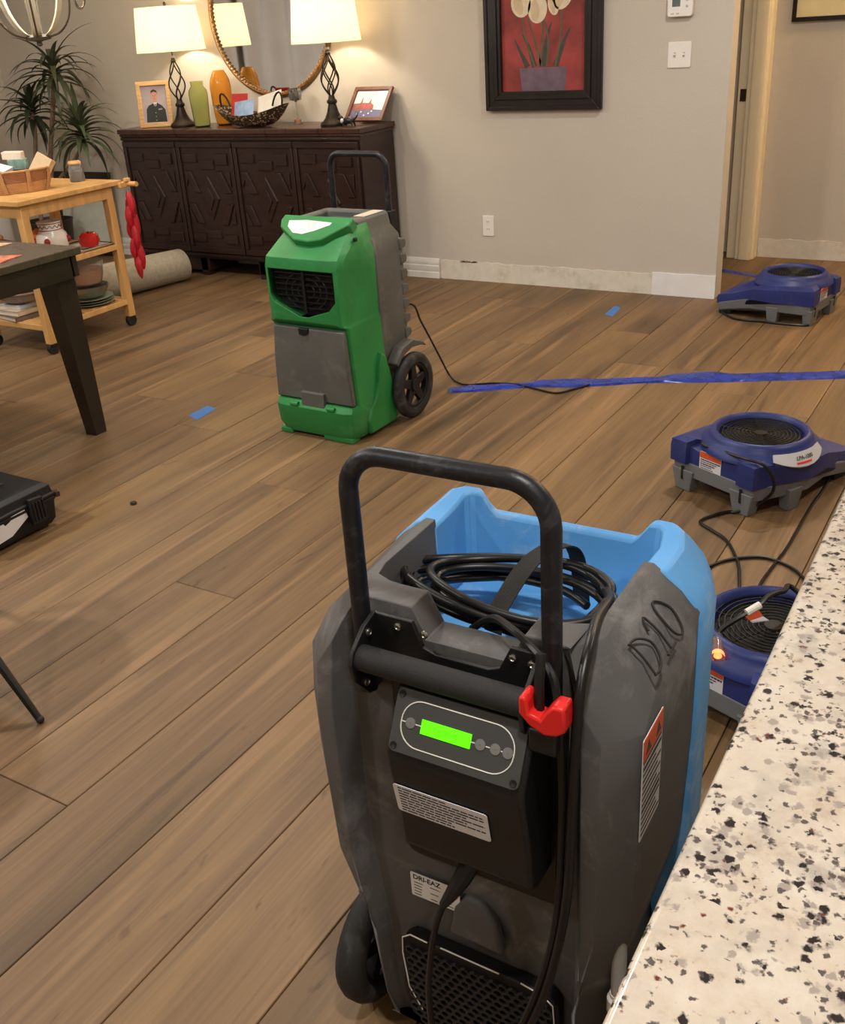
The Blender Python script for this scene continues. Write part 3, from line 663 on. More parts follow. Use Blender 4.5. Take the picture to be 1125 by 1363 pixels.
# grey rear shell with top tray, ribs
def rring(z, h, v0, v1, c=.016):
    return [(-h, v0, z), (h, v0, z), (h, v1-c, z), (h-c, v1, z), (-h+c, v1, z), (-h, v1-c, z)]
rs = MB().loft([rring(.06, .150, .23, .40), rring(.20, .155, .23, .41), rring(.29, .178, .23, .425), rring(.40, .182, .23, .43), rring(.66, .180, .23, .43), rring(.72, .174, .225, .42), rring(.755, .155, .20, .40), rring(.795, .150, .175, .395), rring(.806, .146, .17, .39)]).build('rear_shell', GREY2, gd, .008, 3, ang=50)
cut(rs, MB().box2((-.105, .205, .775), (.085, .345, .85)))
MB().box2((-.104, .206, .7745), (.084, .344, .778)).build('tray_floor', mat('tray_dark', S(48, 47, 44), .7), gd)
MB().box2((.09, .24, .807), (.138, .37, .8085)).build('top_label', mat('faded_label', S(205, 190, 170), .6, var=.15, scale=40), gd)
for k in range(7):
    z = .31+k*.058
    for s in (-1, 1): MB().prism([(.392, z), (.430, z+.006), (.437, z+.022), (.430, z+.038), (.392, z+.044)], s*.150, s*.1845, lambda y, zz, t: (t, y, zz)).build('rib', GREY2, gd, .004)
for s in (-1, 1): MB().prism([(.25, .25), (.30, .30), (.38, .315), (.455, .285), (.475, .262), (.44, .275), (.37, .285), (.30, .265), (.265, .235)], s*.178, s*.225, lambda y, z, t: (t, y, z)).build('mudguard', GREY2, gd, .004)
MB().tube(bent_bar(-.130, .130, .415, .72, 1.002, .045), .0118, 12).build('handle', DARKTUBE, gd)
for s in (-1, 1): MB().box2((s*.130-.018, .395, .735), (s*.130+.018, .435, .80)).build('handle_socket', BLACK, gd, .003)
wheel(gd, .222, .360, .132, .132, .042, 1, HUB); wheel(gd, -.222, .360, .132, .132, .042, -1, HUB)
MB().tube([(-.23, .36, .132), (.23, .36, .132)], .008, 10).build('axle', BLACK, gd)
for x, w in ((-.155, .06), (-.02+.12, .14)): MB().box2((x-w/2, .0, 0), (x+w/2, .05, .02)).build('foot', GREEN, gd, .003)
MB().box2((.168, .118, .742), (.178, .135, .756)).build('side_catch', BLACK, gd, .002)
gl = [fl(546, 402)]
cp = [Vector((-2.20, 3.29, .40)), at(548, 405, 3.36), at(560, 427, 3.46), at(574, 453, 3.56), at(588, 480, 3.64)]
cp += [fl(x, y, .006) for x, y in ((597, 497), (606, 507), (620, 512), (640, 511), (660, 510), (690, 512), (715, 518), (740, 523), (760, 519), (785, 512))]
gi = Matrix.Rotation(math.radians(1.5), 4, 'Z')
MB().tube(spline([gi @ (p-Vector((-2.295, 2.87, 0))) for p in cp], 6), .0042, 7).build('mains_cord', CORD, gd)

# ------------------------------------------------------------------ blue plastic strip and tape scraps on the floor
PLAST = mat('blue_plastic_film', S(26, 52, 148), .28, var=.35, scale=18, bump=.5, bscale=30)
tp = [(597, 517), (640, 513.6), (705, 509.4), (745, 506.6), (800, 505), (860, 503.7), (930, 496.4), (982, 497.8), (1034, 497.2), (1125, 493.8), (1190, 491)]
bt = [(598, 523.6), (640, 521), (710, 515.6), (745, 516), (800, 514), (860, 510), (930, 509.4), (982, 508.5), (1034, 506.8), (1125, 504.2), (1190, 501.5)]
mb = MB(); rings = []; rr = random.Random(2)
A = spline([fl(*p) for p in tp], 4); B = spline([fl(*p) for p in bt], 4)
for i, (a, b) in enumerate(zip(A, B)):
    h = [.002+rr.uniform(0, .006) for _ in range(4)]
    rings.append([tuple(b)[:2]+(.0005,), tuple(b.lerp(a, .08))[:2]+(.002+h[0],), tuple(b.lerp(a, .38))[:2]+(.003+h[1],), tuple(b.lerp(a, .65))[:2]+(.003+h[2],), tuple(b.lerp(a, .92))[:2]+(.002+h[3],), tuple(a)[:2]+(.0005,)])
tag(mb.loft(rings).build('plastic_strip', PLAST), 'long crinkled blue plastic strip lying across the wood floor', 'strip')
TAPE = mat('painters_tape', S(66, 118, 190), .7, var=.08)
def scrap(pts, label):
    mb = MB(); mb.loft([[tuple(fl(*p))[:2]+(z,) for p in pts] for z in (.0004, .0012)])
    tag(mb.build('tape_scrap', TAPE, smooth=False), label, 'tape')
scrap([(251, 553), (262, 559.5), (288, 544), (276, 540.5)], 'scrap of blue painter tape on planks between green dehumidifier and table leg')
scrap([(805, 418.5), (815, 421.5), (826.5, 410), (819, 407)], 'scrap of blue painter tape on planks below the tulip picture')
# a thin run of blue film by the doorway
fa = [fl(958, 357), fl(985, 361.5), fl(1003, 364.5), fl(1030, 372)]; fb = [fl(960, 362), fl(985, 366), fl(1003, 369), fl(1030, 377)]
mb = MB(); mb.loft([[tuple(b)[:2]+(.0005,), tuple(b.lerp(a, .5))[:2]+(.006,), tuple(a)[:2]+(.0005,)] for a, b in zip(fa, fb)])
tag(mb.build('plastic_strip', PLAST), 'short blue plastic strip on the floor by the hall doorway', 'strip')
tag(MB().lathe([(.008, .0005), (.012, .003), (.010, .009), (.0005, .011)], 10, (fl(178, 671).x, fl(178, 671).y, 0), cap0=True).build('bottle_cap', mat('dark_speck', S(40, 34, 28), .6)), 'tiny dark cap lying alone on the wood planks', 'cap')

# ------------------------------------------------------------------ low profile air movers
AB = scuffed('air_mover_blue', S(36, 48, 110), .42, (.25, .29, .42), .2)
AG = mat('air_mover_grey', S(112, 114, 116), .55, var=.08)
def air_mover(label, loc, rz):
    t = thing('air_mover', label, 'air mover', loc, rz, 'low blue air movers')
    cx, cy = .035, .185
    # grey base tray
    base = [(-.165, .012), (.165, .012), (.185, .07), (.205, .15), (.215, .22), (.19, .33), (.165, .50), (-.135, .50), (-.16, .33), (-.175, .2), (-.175, .07)]
    b = MB().loft([[(x*.96, .012+(y-.012)*.98, .052 if y < .4 else .016) for x, y in base], [(x, y, .102 if y < .4 else .055) for x, y in base]]).build('base_tray', AG, t, .004)
    for i, (x, y, w, d) in enumerate(((-.120, .03, .09, .05), (.120, .03, .09, .05), (.185, .16, .05, .06), (-.15, .20, .05, .06))):
        MB().loft([[(x-w*.34, y-d*.4, .0), (x+w*.34, y-d*.4, .0), (x+w*.34, y+d*.4, .0), (x-w*.34, y+d*.4, .0)], [(x-w/2, y-d/2, .075), (x+w/2, y-d/2, .075), (x+w/2, y+d/2, .075), (x-w/2, y+d/2, .075)]]).build('foot', AG, t, .003)
        if y < .1: MB().box2((x-.004, y-d/2-.0005, .04), (x+.004, y-d/2+.004, .085)).build('foot_slot', BLACK, t)
    for x in (-.10, .12): MB().box2((x-.03, .43, 0), (x+.03, .49, .02)).build('front_pad', BLACK, t, .002)
    # blue housing
    ho = [(-.170, 0, .172), (-.105, 0, .174), (-.098, .014, .158), (-.07, .014, .150), (.07, .014, .150), (.098, .014, .158), (.105, 0, .174), (.170, 0, .172), (.182, .06, .170), (.205, .13, .160), (.222, .20, .160), (.205, .31, .15), (.170, .42, .112), (.165, .505, .095), (-.135, .505, .095), (-.140, .42, .112), (-.165, .31, .15), (-.185, .2, .162), (-.178, .08, .168)]
    zb = lambda y: .098 if y < .4 else .052
    MB().loft([[(x*.99, y, zb(y)) for x, y, z in ho], [(x, y, zb(y)+(z-zb(y))*.7) for x, y, z in ho], [(x*.985, y*.985+.003, z) for x, y, z in ho], [(cx+(x-cx)*.86, cy+(y-cy)*.86, z+.012) for x, y, z in ho], [(cx+(x-cx)*.5, cy+(y-cy)*.5, .168) for x, y, z in ho]]).build('housing', AB, t, .005, 2, ang=40)
    rg = MB().lathe([(.186, .160), (.180, .180), (.164, .188), (.158, .203), (.151, .213), (.142, .216), (.134, .210), (.130, .196), (.128, .178)], 40, (cx, cy, 0)).build('inlet_ring', AB, t, ang=50)
    MB().lathe([(.132, .180), (.0005, .180)], 32, (cx, cy, 0)).build('inlet_well', mat('well_black', S(12, 12, 12), .7), t)
    gm = mat('grille_wire', S(30, 29, 27), .38, metal=.3)
    gr = MB()
    for k in range(10):
        r = .02+k*.0122
        gr.tube([(cx+r*math.cos(2*PI*i/30), cy+r*math.sin(2*PI*i/30), .199) for i in range(30)], .0019, 5, True)
    for k in range(6):
        a = PI*k/3+.3
        gr.tube([(cx+.018*math.cos(a), cy+.018*math.sin(a), .197), (cx+.134*math.cos(a), cy+.134*math.sin(a), .197)], .002, 5)
    gr.lathe([(.02, .196), (.02, .202), (.0005, .202)], 14, (cx, cy, 0))
    gr.build('inlet_grille', gm, t)
    # labels
    P = plane_map((-.012, .0135, .128), (1, 0, 0), (0, 0, 1))
    lb = printed(t, P, .088, .062, .002, 8, 'warning_label', seed=3)
    MB().prism([(-.043, .010), (.043, .010), (.043, .030), (-.043, .030)], .0009, .0013, P).build('label_header', ORANGE, lb, smooth=False)
    # curved badge on the shoulder
    bd = MB(); rings = []
    for i in range(9):
        a = math.radians(-38+i*8.0); ca, sa = math.cos(a), math.sin(a); k = .5+.5*math.sin(PI*i/8)
        rings.append([(cx+r*ca, cy+r*sa, z) for r, z in ((.172, .197), (.172+.030*k, .197-.038*k), (.166+.030*k, .197-.044*k), (.166, .190))])
    bo = bd.loft(rings).build('badge', mat('badge_silver', S(196, 196, 196), .35, var=.05), t)
    def bp(a, b, c):
        an = math.radians(-6)+a/.19
        r = .1885-b*.62+c*.6
        return Vector((cx+r*math.cos(an), cy+r*math.sin(an), .1785+b*.79+c*.8))
    text_mesh('LPA-1000', .0165, lambda a, b, c: bp(a, b+.004, c), 'lettering', mat('badge_ink', S(40, 42, 60), .5), bo, t=.0012, shear=.2, bold=.03)
    rb = MB(); rb.loft([[bp(x, -.014, .0008), bp(x, -.008, .0008), bp(x, -.008, .0014), bp(x, -.014, .0014)] for x in (-.035, -.02, -.005, .01, .02)]).build('badge_stripe', RED, bo)
    return t
am2 = air_mover('blue and grey air mover with silver badge, black cord draped over its corner', (-.771, 2.905, 0), math.radians(-26))
am1 = copies(am2, (-.848, 5.105, 0), math.radians(80), 'blue and grey air mover by the end of the back wall near the doorway')
am3 = copies(am2, (-.452, 1.800, 0), math.radians(-20), 'blue and grey air mover between the grey dehumidifier and the granite counter')
# cords of the air movers, each in its mover's own frame
def cord(parent, pts, name='mains_cord', r=.0048):
    parent_m = Matrix.Translation(parent.location) @ Matrix.Rotation(parent.rotation_euler[2], 4, 'Z'); inv = parent_m.inverted()
    return MB().tube(spline([inv @ Vector(p) for p in pts], 7), r, 7).build(name, CORD, parent)
def loc(parent, x, y, z):
    return (Matrix.Translation(parent.location) @ Matrix.Rotation(parent.rotation_euler[2], 4, 'Z')) @ Vector((x, y, z))
Z = .006
s4 = 928/245.0
q = lambda x, y, z=Z: fl(880+x/s4, 640+y/s4, z)
cord(am2, [loc(am2, -.085, .05, .175), loc(am2, -.05, .02, .178), loc(am2, .01, .022, .180), loc(am2, .08, .012, .186), loc(am2, .135, .01, .190), loc(am2, .180, .03, .180), loc(am2, .200, .055, .13), loc(am2, .192, .06, .08), loc(am2, .15, .04, .03), loc(am2, .11, .0, Z), q(345, 155), q(270, 172), q(197, 205), q(255, 248), q(330, 300), q(375, 380), q(393, 440), q(396, 548)])
tag(MB().tube(spline([q(905, -85, .03), q(860, -30, .012), q(820, 40), q(770, 110), q(720, 190), q(640, 330), q(580, 410), q(510, 505), q(495, 545)], 7), .0048, 7).build('extension_cord', CORD), 'straight black cord running across the floor past the badged air mover', 'cord')
tag(MB().tube(spline([q(90, 520), q(150, 480), q(235, 435), q(330, 400), q(440, 385), q(530, 388), q(600, 410), q(670, 445), q(725, 495), q(790, 560)], 7), .0048, 7).build('extension_cord', CORD), 'black cord curving over the floor from behind the grey dehumidifier to the counter', 'cord')
cord(am1, [loc(am1, .02, .52, .03), fl(958, 409, .008), fl(962, 416, Z), fl(980, 424.5, Z), fl(1010, 427.5, Z), fl(1040, 431, Z), fl(1075, 433, Z), loc(am1, -.10, .06, Z)], r=.0055)
# cords lying on the third mover: plug with lit end and tag
pr = [loc(am3, .30, .16, .20), q(690, 560, .245), q(620, 556, .26), q(545, 580, .265), q(500, 625, .262), q(440, 665, .252), q(370, 705, .236), q(310, 745, .218), q(285, 780, .205)]
pg = thing('extension_cord', 'black cord with glowing clear plug and orange tag lying on the air mover grille', 'cord', tuple(pr[-1]))
inv = Matrix.Translation(-pr[-1])
MB().tube(spline([inv @ p for p in pr], 6), .006, 8).build('cable', CORD, pg)
tg = [inv @ p for p in (q(432, 665, .256), q(500, 625, .268))]
MB().tube(tg, .0085, 10).build('tag_sleeve', PLATE, pg)
a0, a1, a2, a3 = [inv @ p for p in (q(425, 685, .250), q(495, 655, .258), q(515, 685, .246), q(450, 708, .240))]
tgm = MB().loft([[a0, a1, a2, a3], [p+Vector((0, 0, .001)) for p in (a0, a1, a2, a3)]]).build('warning_tag', ORANGE, pg, smooth=False)
a4, a5 = [inv @ p for p in (q(545, 705, .238), q(462, 716, .236))]
MB().loft([[a3, a2, a4, a5], [p+Vector((0, 0, .001)) for p in (a3, a2, a4, a5)]]).build('tag_tail', LABEL, tgm, smooth=False)
pe = [inv @ p for p in (q(285, 780, .205), q(288, 830, .200), q(286, 890, .192))]
MB().tube(pe, [.010, .014, .015], 12).build('clear_plug', mat('clear_plug', S(222, 170, 160), .15, trans=.75, var=.05), pg)
MB().ball(pe[2].lerp(pe[1], .25), .009).build('indicator', mat('indicator_glow', S(255, 110, 60), .4, emit=(1, .22, .06, 1), estr=6), pg)

# ------------------------------------------------------------------ sideboard
SBW = mat('dark_walnut', S(46, 28, 24), .4, var=.25, scale=5, stretch=(1, 1, 9), bump=.1, bscale=40, coat=.15)
SBT = mat('dark_walnut_top', S(66, 42, 34), .3, var=.2, scale=4, stretch=(9, 1, 1), coat=.2)
sx0, sx1, sy0, sy1, sh_ = -5.305, -3.387, 4.925, 5.292, .915
sb = thing('sideboard', 'dark walnut sideboard with geometric carved doors against the wall', 'sideboard', ((sx0+sx1)/2, (sy0+sy1)/2, 0))
W2, D2 = (sx1-sx0)/2, (sy1-sy0)/2
MB().box2((-W2+.015, -D2+.018, .115), (W2-.015, D2, .872)).build('body', SBW, sb, .003)
MB().loft([[(s*(W2-e), t*(D2-(e if t < 0 else 0)), z) for s, t in ((-1, -1), (1, -1), (1, 1), (-1, 1))] for z, e in ((.868, .012), (.878, .006), (.886, .010), (.888, .0), (.911, .0), (.915, .004))]).build('top', SBT, sb)
MB().box2((-W2+.01, -D2+.006, .848), (W2-.01, -D2+.02, .866)).build('upper_moulding', SBW, sb, .004)
MB().box2((-W2+.008, -D2+.008, .128), (W2-.008, -D2+.02, .152)).build('lower_moulding', SBW, sb, .004)
for a, b in ((-W2+.02, -4.70+4.346), (-4.28+4.346, W2-.02)):
    MB().box2((a, -D2+.03, .03), (b, D2-.02, .118)).build('plinth', SBW, sb, .003)
for x in (-W2+.06, -.40, .10, W2-.06):
    for y in (-D2+.06, D2-.07): MB().box2((x-.03, y-.03, 0), (x+.03, y+.03, .118)).build('foot', SBW, sb, .004)
nd = 4; dw = (2*W2-.05)/nd
for i in range(nd):
    x0 = -W2+.025+i*dw+.004; x1 = x0+dw-.008; w = x1-x0; cx = (x0+x1)/2
    yb = -D2+.018; z0, z1 = .158, .842; hgt = z1-z0
    door_ = MB().box2((x0, yb-.010, z0), (x1, yb+.004, z1)).build('door', SBW, sb, .002)
    F = lambda a, b, t, cx=cx: (cx+a*w/2, yb-.010-t, z0+b*hgt)
    fr = .055
    for a0, a1, b0, b1 in ((-1, 1, 0, .05), (-1, 1, .95, 1), (-1, -.88, .05, .95), (.88, 1, .05, .95)):
        MB().loft([[F(a0, b0, t), F(a1, b0, t), F(a1, b1, t), F(a0, b1, t)] for t in (0, .012)]).build('rail', SBW, door_, .003)
    def carve(pts, h=.012, n='carved_block'):
        c = (sum(p[0] for p in pts)/len(pts), sum(p[1] for p in pts)/len(pts))
        MB().loft([[F(a, b, 0) for a, b in pts], [F(c[0]+(a-c[0])*.90, c[1]+(b-c[1])*.93, h) for a, b in pts]]).build(n, SBW, door_, .002)
    # stepped top and bottom bars
    carve([(-.80, .82), (-.30, .82), (-.30, .90), (-.80, .90)]); carve([(-.22, .76), (.30, .76), (.30, .84), (-.22, .84)]); carve([(.36, .80), (.80, .80), (.80, .90), (.36, .90)])
    carve([(-.80, .10), (-.36, .10), (-.36, .18), (-.80, .18)]); carve([(-.30, .14), (.24, .14), (.24, .22), (-.30, .22)]); carve([(.30, .09), (.80, .09), (.80, .18), (.30, .18)])
    # slanted parallelograms and the centre diamond
    for s in (-1, 1):
        carve([(s*.82, .55), (s*.60, .55), (s*.30, .75), (s*.52, .75)] if s > 0 else [(-.82, .75), (-.60, .75), (-.30, .55), (-.52, .55)])
        carve([(s*.82, .46), (s*.60, .46), (s*.30, .26), (s*.52, .26)] if s > 0 else [(-.82, .46), (-.60, .46), (-.34, .27), (-.56, .27)])
        carve([(s*.82, .60), (s*.82, .74), (s*.62, .74)], .008); carve([(s*.82, .40), (s*.82, .27), (s*.62, .27)], .008)
    carve([(0, .30), (.34, .50), (0, .71), (-.34, .50)], .010, 'carved_diamond')
    carve([(0, .39), (.18, .50), (0, .61), (-.18, .50)], .018, 'carved_diamond')

# ------------------------------------------------------------------ things on the sideboard
TZ = sh_
BRONZE = mat('dark_bronze_iron', S(52, 44, 36), .45, metal=.6, var=.2)
SHADE = bpy.data.materials.new('lamp_shade_linen'); SHADE.use_nodes = True
nt = SHADE.node_tree; N = nt.nodes; L = nt.links
for n in list(N): N.remove(n)
ou = N.new('ShaderNodeOutputMaterial'); df_ = N.new('ShaderNodeBsdfDiffuse'); tr_ = N.new('ShaderNodeBsdfTranslucent'); mx = N.new('ShaderNodeMixShader')
wv = N.new('ShaderNodeTexNoise'); wv.inputs['Scale'].default_value = 90
rp = N.new('ShaderNodeValToRGB'); rp.color_ramp.elements[0].color = S(252, 242, 220); rp.color_ramp.elements[1].color = S(255, 250, 236); L.new(wv.outputs['Fac'], rp.inputs[0])
L.new(rp.outputs[0], df_.inputs[0]); L.new(rp.outputs[0], tr_.inputs[0]); mx.inputs[0].default_value = .6
L.new(df_.outputs[0], mx.inputs[1]); L.new(tr_.outputs[0], mx.inputs[2]); L.new(mx.outputs[0], ou.inputs[0])
LAMP_POWER = 13.0
def lamp(label, x, y, rb, rt):
    t = thing('table_lamp', label, 'lamp', (x, y, TZ), 0, 'lamps on the sideboard')
    MB().lathe([(.078, 0), (.080, .012), (.074, .022), (.062, .028), (.048, .045), (.034, .075), (.026, .105), (.022, .118), (.030, .124), (.030, .136), (.020, .146), (.016, .165)], 28, cap0=True, cap1=True).build('base', BRONZE, t)
    for k in range(8):
        pts = []
        for i in range(21):
            s = i/20; a = 2*PI*(k//2)/4+(s*PI*.8 if k % 2 else -s*PI*.8); r = .008+.043*math.sin(PI*s**.85)**1.1
            pts.append((r*math.cos(a), r*math.sin(a), .160+s*.225))
        MB().tube(pts, .0044, 6).build('cage_wire', BRONZE, t)
    MB().lathe([(.014, .378), (.017, .386), (.012, .396), (.010, .404)], 16, cap0=True, cap1=True).build('neck', BRONZE, t)
    MB().lathe([(.0135, .404), (.0135, .416)], 16, cap0=True, cap1=True).build('collar', STEEL, t)
    MB().tube([(0, 0, .385), (0, 0, .70)], .004, 8).build('harp_rod', BRONZE, t)
    s_ = MB().lathe([(rb, .442), (rt, .690), (rt-.002, .690), (rb-.002, .442), (rb, .442)], 40).build('lamp_shade', SHADE, t)
    sp = MB()
    for k in range(3):
        a = 2*PI*k/3; sp.tube([(0, 0, .686), (rt*math.cos(a), rt*math.sin(a), .686)], .0015, 5)
    sp.build('shade_spider', BRONZE, s_)
    MB().lathe([(.004, .690), (.009, .700), (.009, .710), (.002, .718)], 12, cap0=True, cap1=True).build('finial', BRONZE, t)
    MB().ball((0, 0, .53), (.028, .028, .04)).build('bulb', mat('bulb_glass', (1, .9, .75, 1), .4, emit=(1, .78, .48, 1), estr=10), t)
    ld = bpy.data.lights.new('bulb_light', 'POINT'); ld.energy = LAMP_POWER; ld.color = (1, .86, .66); ld.shadow_soft_size = .045
    lo = bpy.data.objects.new('bulb_light', ld); COL.objects.link(lo); lo.parent = t; lo.location = (0.0, -0.0, .58)
lamp('lit table lamp with cream shade beside the green and amber vases', -4.87, 5.09, .212, .186)
lamp('lit table lamp with cream shade beside the leaning landscape photo', -3.665, 5.07, .198, .172)
# glass vases
def vase(name, label, x, y, prof, m):
    o = MB().lathe(prof+[(r-.004, z) for r, z in reversed(prof[1:])]+[(.001, .006)], 32, cap0=True).build(name, m, None, ang=60); o.location = (x, y, TZ)
    return tag(o, label, 'vase')
def glass(name, col, thin=.5):
    m = mat(name, col, .12, var=.06, trans=thin, ior=1.3); return m
vase('glass_vase', 'pale green glass bottle vase with rippled neck on the sideboard', -4.685, 5.07, [(.044, 0), (.050, .01), (.055, .10), (.060, .19), (.056, .215), (.040, .236), (.037, .243), (.041, .248), (.037, .254), (.041, .259), (.039, .266)], glass('green_glass', S(226, 230, 178), .92))
vase('glass_vase', 'amber glass vase with orange top behind the green vase', -4.585, 5.172, [(.042, 0), (.052, .01), (.062, .10), (.067, .22), (.060, .265), (.046, .295), (.036, .312), (.034, .318)], glass('amber_glass', S(252, 206, 118), .9))
# framed portrait
def pic_frame(name, label, cat, w, h, fw, th, fm, P, art):
    t = thing(name, label, cat)
    for pts in ([(-w/2, -h/2), (w/2, -h/2), (w/2-fw, -h/2+fw), (-w/2+fw, -h/2+fw)], [(w/2, -h/2), (w/2, h/2), (w/2-fw, h/2-fw), (w/2-fw, -h/2+fw)], [(w/2, h/2), (-w/2, h/2), (-w/2+fw, h/2-fw), (w/2-fw, h/2-fw)], [(-w/2, h/2), (-w/2, -h/2), (-w/2+fw, -h/2+fw), (-w/2+fw, h/2-fw)]):
        MB().prism(pts, -th, 0, P).build('frame_rail', fm, t, .002)
    MB().prism([(-w/2+fw*.5, -h/2+fw*.5), (w/2-fw*.5, -h/2+fw*.5), (w/2-fw*.5, h/2-fw*.5), (-w/2+fw*.5, h/2-fw*.5)], -th, -th+.004, P).build('backing', mat('backing_board', S(120, 105, 85), .8), t)
    art(t, P, w-2*fw, h-2*fw, -th+.0045)
    return t
def poly(P, pts, z, name, m, parent): return MB().prism(pts, z, z+.0004, P).build(name, m, parent, smooth=False)
def ell(cx, cy, rx, ry, n=20, a=0.0):
    return [(cx+rx*math.cos(2*PI*i/n)*math.cos(a)-ry*math.sin(2*PI*i/n)*math.sin(a), cy+rx*math.cos(2*PI*i/n)*math.sin(a)+ry*math.sin(2*PI*i/n)*math.cos(a)) for i in range(n)]
def art_portrait(t, P, w, h, z):
    W, H = w/2, h/2
    pr = poly(P, [(-W, -H), (W, -H), (W, H), (-W, H)], z, 'photo_print', mat('studio_backdrop', S(176, 164, 168), .35, var=.2, scale=6), t)
    poly(P, [(-W*.78, -H*.96), (W*.82, -H*.96), (W*.76, -H*.30), (W*.52, -H*.08), (W*.16, H*.08), (-W*.12, H*.06), (-W*.50, -H*.06), (-W*.70, -H*.25)], z+.0005, 'uniform_jacket', mat('uniform', S(48, 52, 50), .5, var=.15), pr)
    poly(P, [(-W*.14, H*.10), (W*.16, H*.10), (W*.02, -H*.20)], z+.0010, 'shirt', mat('shirt_white', S(222, 222, 224), .5), pr)
    poly(P, [(-.03*W, H*.02), (W*.06, H*.02), (W*.05, -H*.18), (0, -H*.22)], z+.0013, 'tie', INK, pr)
    poly(P, [(-W*.12, H*.10), (W*.13, H*.10), (W*.12, H*.28), (-W*.12, H*.28)], z+.0012, 'neck', mat('portrait_skin', S(206, 148, 128), .5), pr)
    poly(P, ell(0, H*.46, W*.25, H*.30), z+.0015, 'face', mat('portrait_skin', S(206, 148, 128), .5), pr)
    poly(P, [(-W*.25, H*.55), (-W*.22, H*.72), (0, H*.80), (W*.22, H*.72), (W*.25, H*.55), (W*.19, H*.62), (0, H*.67), (-W*.19, H*.62)], z+.0018, 'hair', mat('portrait_hair', S(70, 54, 46), .6), pr)
    for s in (-1, 1): poly(P, ell(s*W*.10, H*.47, W*.035, H*.02, 8), z+.0018, 'eye', INK, pr)
    poly(P, [(-.01*W, H*.46), (W*.02, H*.46), (W*.05, H*.36), (-W*.04, H*.36)], z+.0018, 'nose', mat('portrait_shade', S(186, 126, 108), .5), pr)
    poly(P, ell(0, H*.29, W*.09, H*.015, 8), z+.0018, 'mouth', mat('portrait_lip', S(160, 96, 88), .5), pr)
    poly(P, [(W*.22, -H*.32), (W*.54, -H*.30), (W*.54, -H*.22), (W*.22, -H*.24)], z+.0012, 'ribbon_bar', mat('ribbons', S(150, 140, 140), .5, var=.5, scale=120), pr)
    for k in range(3): poly(P, ell(W*.0, -H*(.46+.2*k), W*.035, H*.025, 8), z+.0012, 'button', mat('brass_button', S(214, 190, 130), .4), pr)
OAK = mat('pale_oak', S(214, 172, 118), .5, var=.2, scale=18, stretch=(1, 1, 5))
fP = plane_map((-5.08, 5.075, TZ+.139), (math.cos(math.radians(22)), math.sin(math.radians(22)), 0), (-.045, .115, 1))
pic_frame('photo_frame', 'pale wood frame with portrait photo of a person in dark uniform', 'photo frame', .228, .276, .026, .018, OAK, fP, art_portrait)
def art_scene(t, P, w, h, z):
    W, H = w/2, h/2
    pr = poly(P, [(-W, -H), (W, -H), (W, H), (-W, H)], z, 'photo_print', mat('photo_sky', S(226, 222, 232), .3, var=.1, scale=8), t)
    poly(P, [(-W, -H), (W, -H), (W, -H*.42), (W*.2, -H*.35), (-W, -H*.45)], z+.0005, 'photo_ground', mat('photo_ground', S(104, 104, 140), .4, var=.2, scale=40), pr)
    poly(P, [(-W, -H*.45), (W*.35, -H*.35), (W*.30, -H*.05), (W*.1, H*.10), (W*.05, H*.42), (-.05*W, H*.1), (-W*.45, H*.1), (-W*.5, H*.6), (-W*.58, H*.1), (-W, H*.05)], z+.0008, 'photo_buildings', mat('photo_building', S(150, 96, 84), .4, var=.35, scale=60), pr)
    poly(P, [(-W*.45, -H*.3), (W*.2, -H*.3), (W*.15, H*.02), (-W*.4, H*.02)], z+.0011, 'photo_hall', mat('photo_hall', S(184, 90, 96), .4, var=.3, scale=90), pr)
    for k, (a, b) in enumerate(((-.55, -.7), (-.1, -.8), (.15, -.66), (-.35, -.55), (.3, -.5))): poly(P, ell(W*a, H*b, W*.05, H*.06, 8), z+.0012, 'photo_figure', mat('photo_light', S(240, 220, 240), .4), pr)
WAL = mat('walnut_frame', S(112, 74, 58), .45, var=.2, scale=18)
rP = plane_map((-3.520, 5.226, TZ+.104), (1, -.06, 0), (0, .165, .20))
pic_frame('photo_frame', 'brown framed landscape photo leaning on the wall at the sideboard end', 'photo frame', .275, .222, .022, .016, WAL, rP, art_scene)
# woven bowl with cards
wb = thing('wire_basket', 'dark beaded boat shaped basket with looped handles on the sideboard', 'basket', (-4.262, 5.06, TZ))
def bowl_pt(a, s, off=0.0):
    rx = .10+.175*s; ry = .045+.075*s; z = .004+.125*s*s*(.55+.45*math.cos(a)**2)
    return Vector(((rx+off)*math.cos(a), (ry+off)*math.sin(a), z))
mb = MB(); rings = [[bowl_pt(2*PI*i/36, s) for i in range(36)] for s in (0, .25, .5, .75, 1)]+[[bowl_pt(2*PI*i/36, s, -.006) for i in range(36)] for s in (1, .75, .5, .25, .02)]
def bead_material():
    m = mat('beaded_weave', S(62, 48, 38), .5, var=.3, scale=60)
    nt = m.node_tree; N = nt.nodes; L = nt.links; b = N['Principled BSDF']; src = b.inputs['Base Color'].links[0].from_socket
    tc = N.new('ShaderNodeTexCoord'); v = N.new('ShaderNodeTexVoronoi'); v.inputs['Scale'].default_value = 75; L.new(tc.outputs['Object'], v.inputs['Vector'])
    r = N.new('ShaderNodeValToRGB'); r.color_ramp.elements[0].position = .28; r.color_ramp.elements[1].position = .40; r.color_ramp.elements[0].color = (1, 1, 1, 1); r.color_ramp.elements[1].color = (0, 0, 0, 1)
    L.new(v.outputs['Distance'], r.inputs[0]); x = N.new('ShaderNodeMix'); x.data_type = 'RGBA'; L.new(r.outputs[0], x.inputs['Factor']); L.new(src, x.inputs['A']); x.inputs['B'].default_value = S(206, 180, 140)
    L.new(x.outputs['Result'], b.inputs['Base Color']); return m
mb.loft(rings).build('bowl', bead_material(), wb)
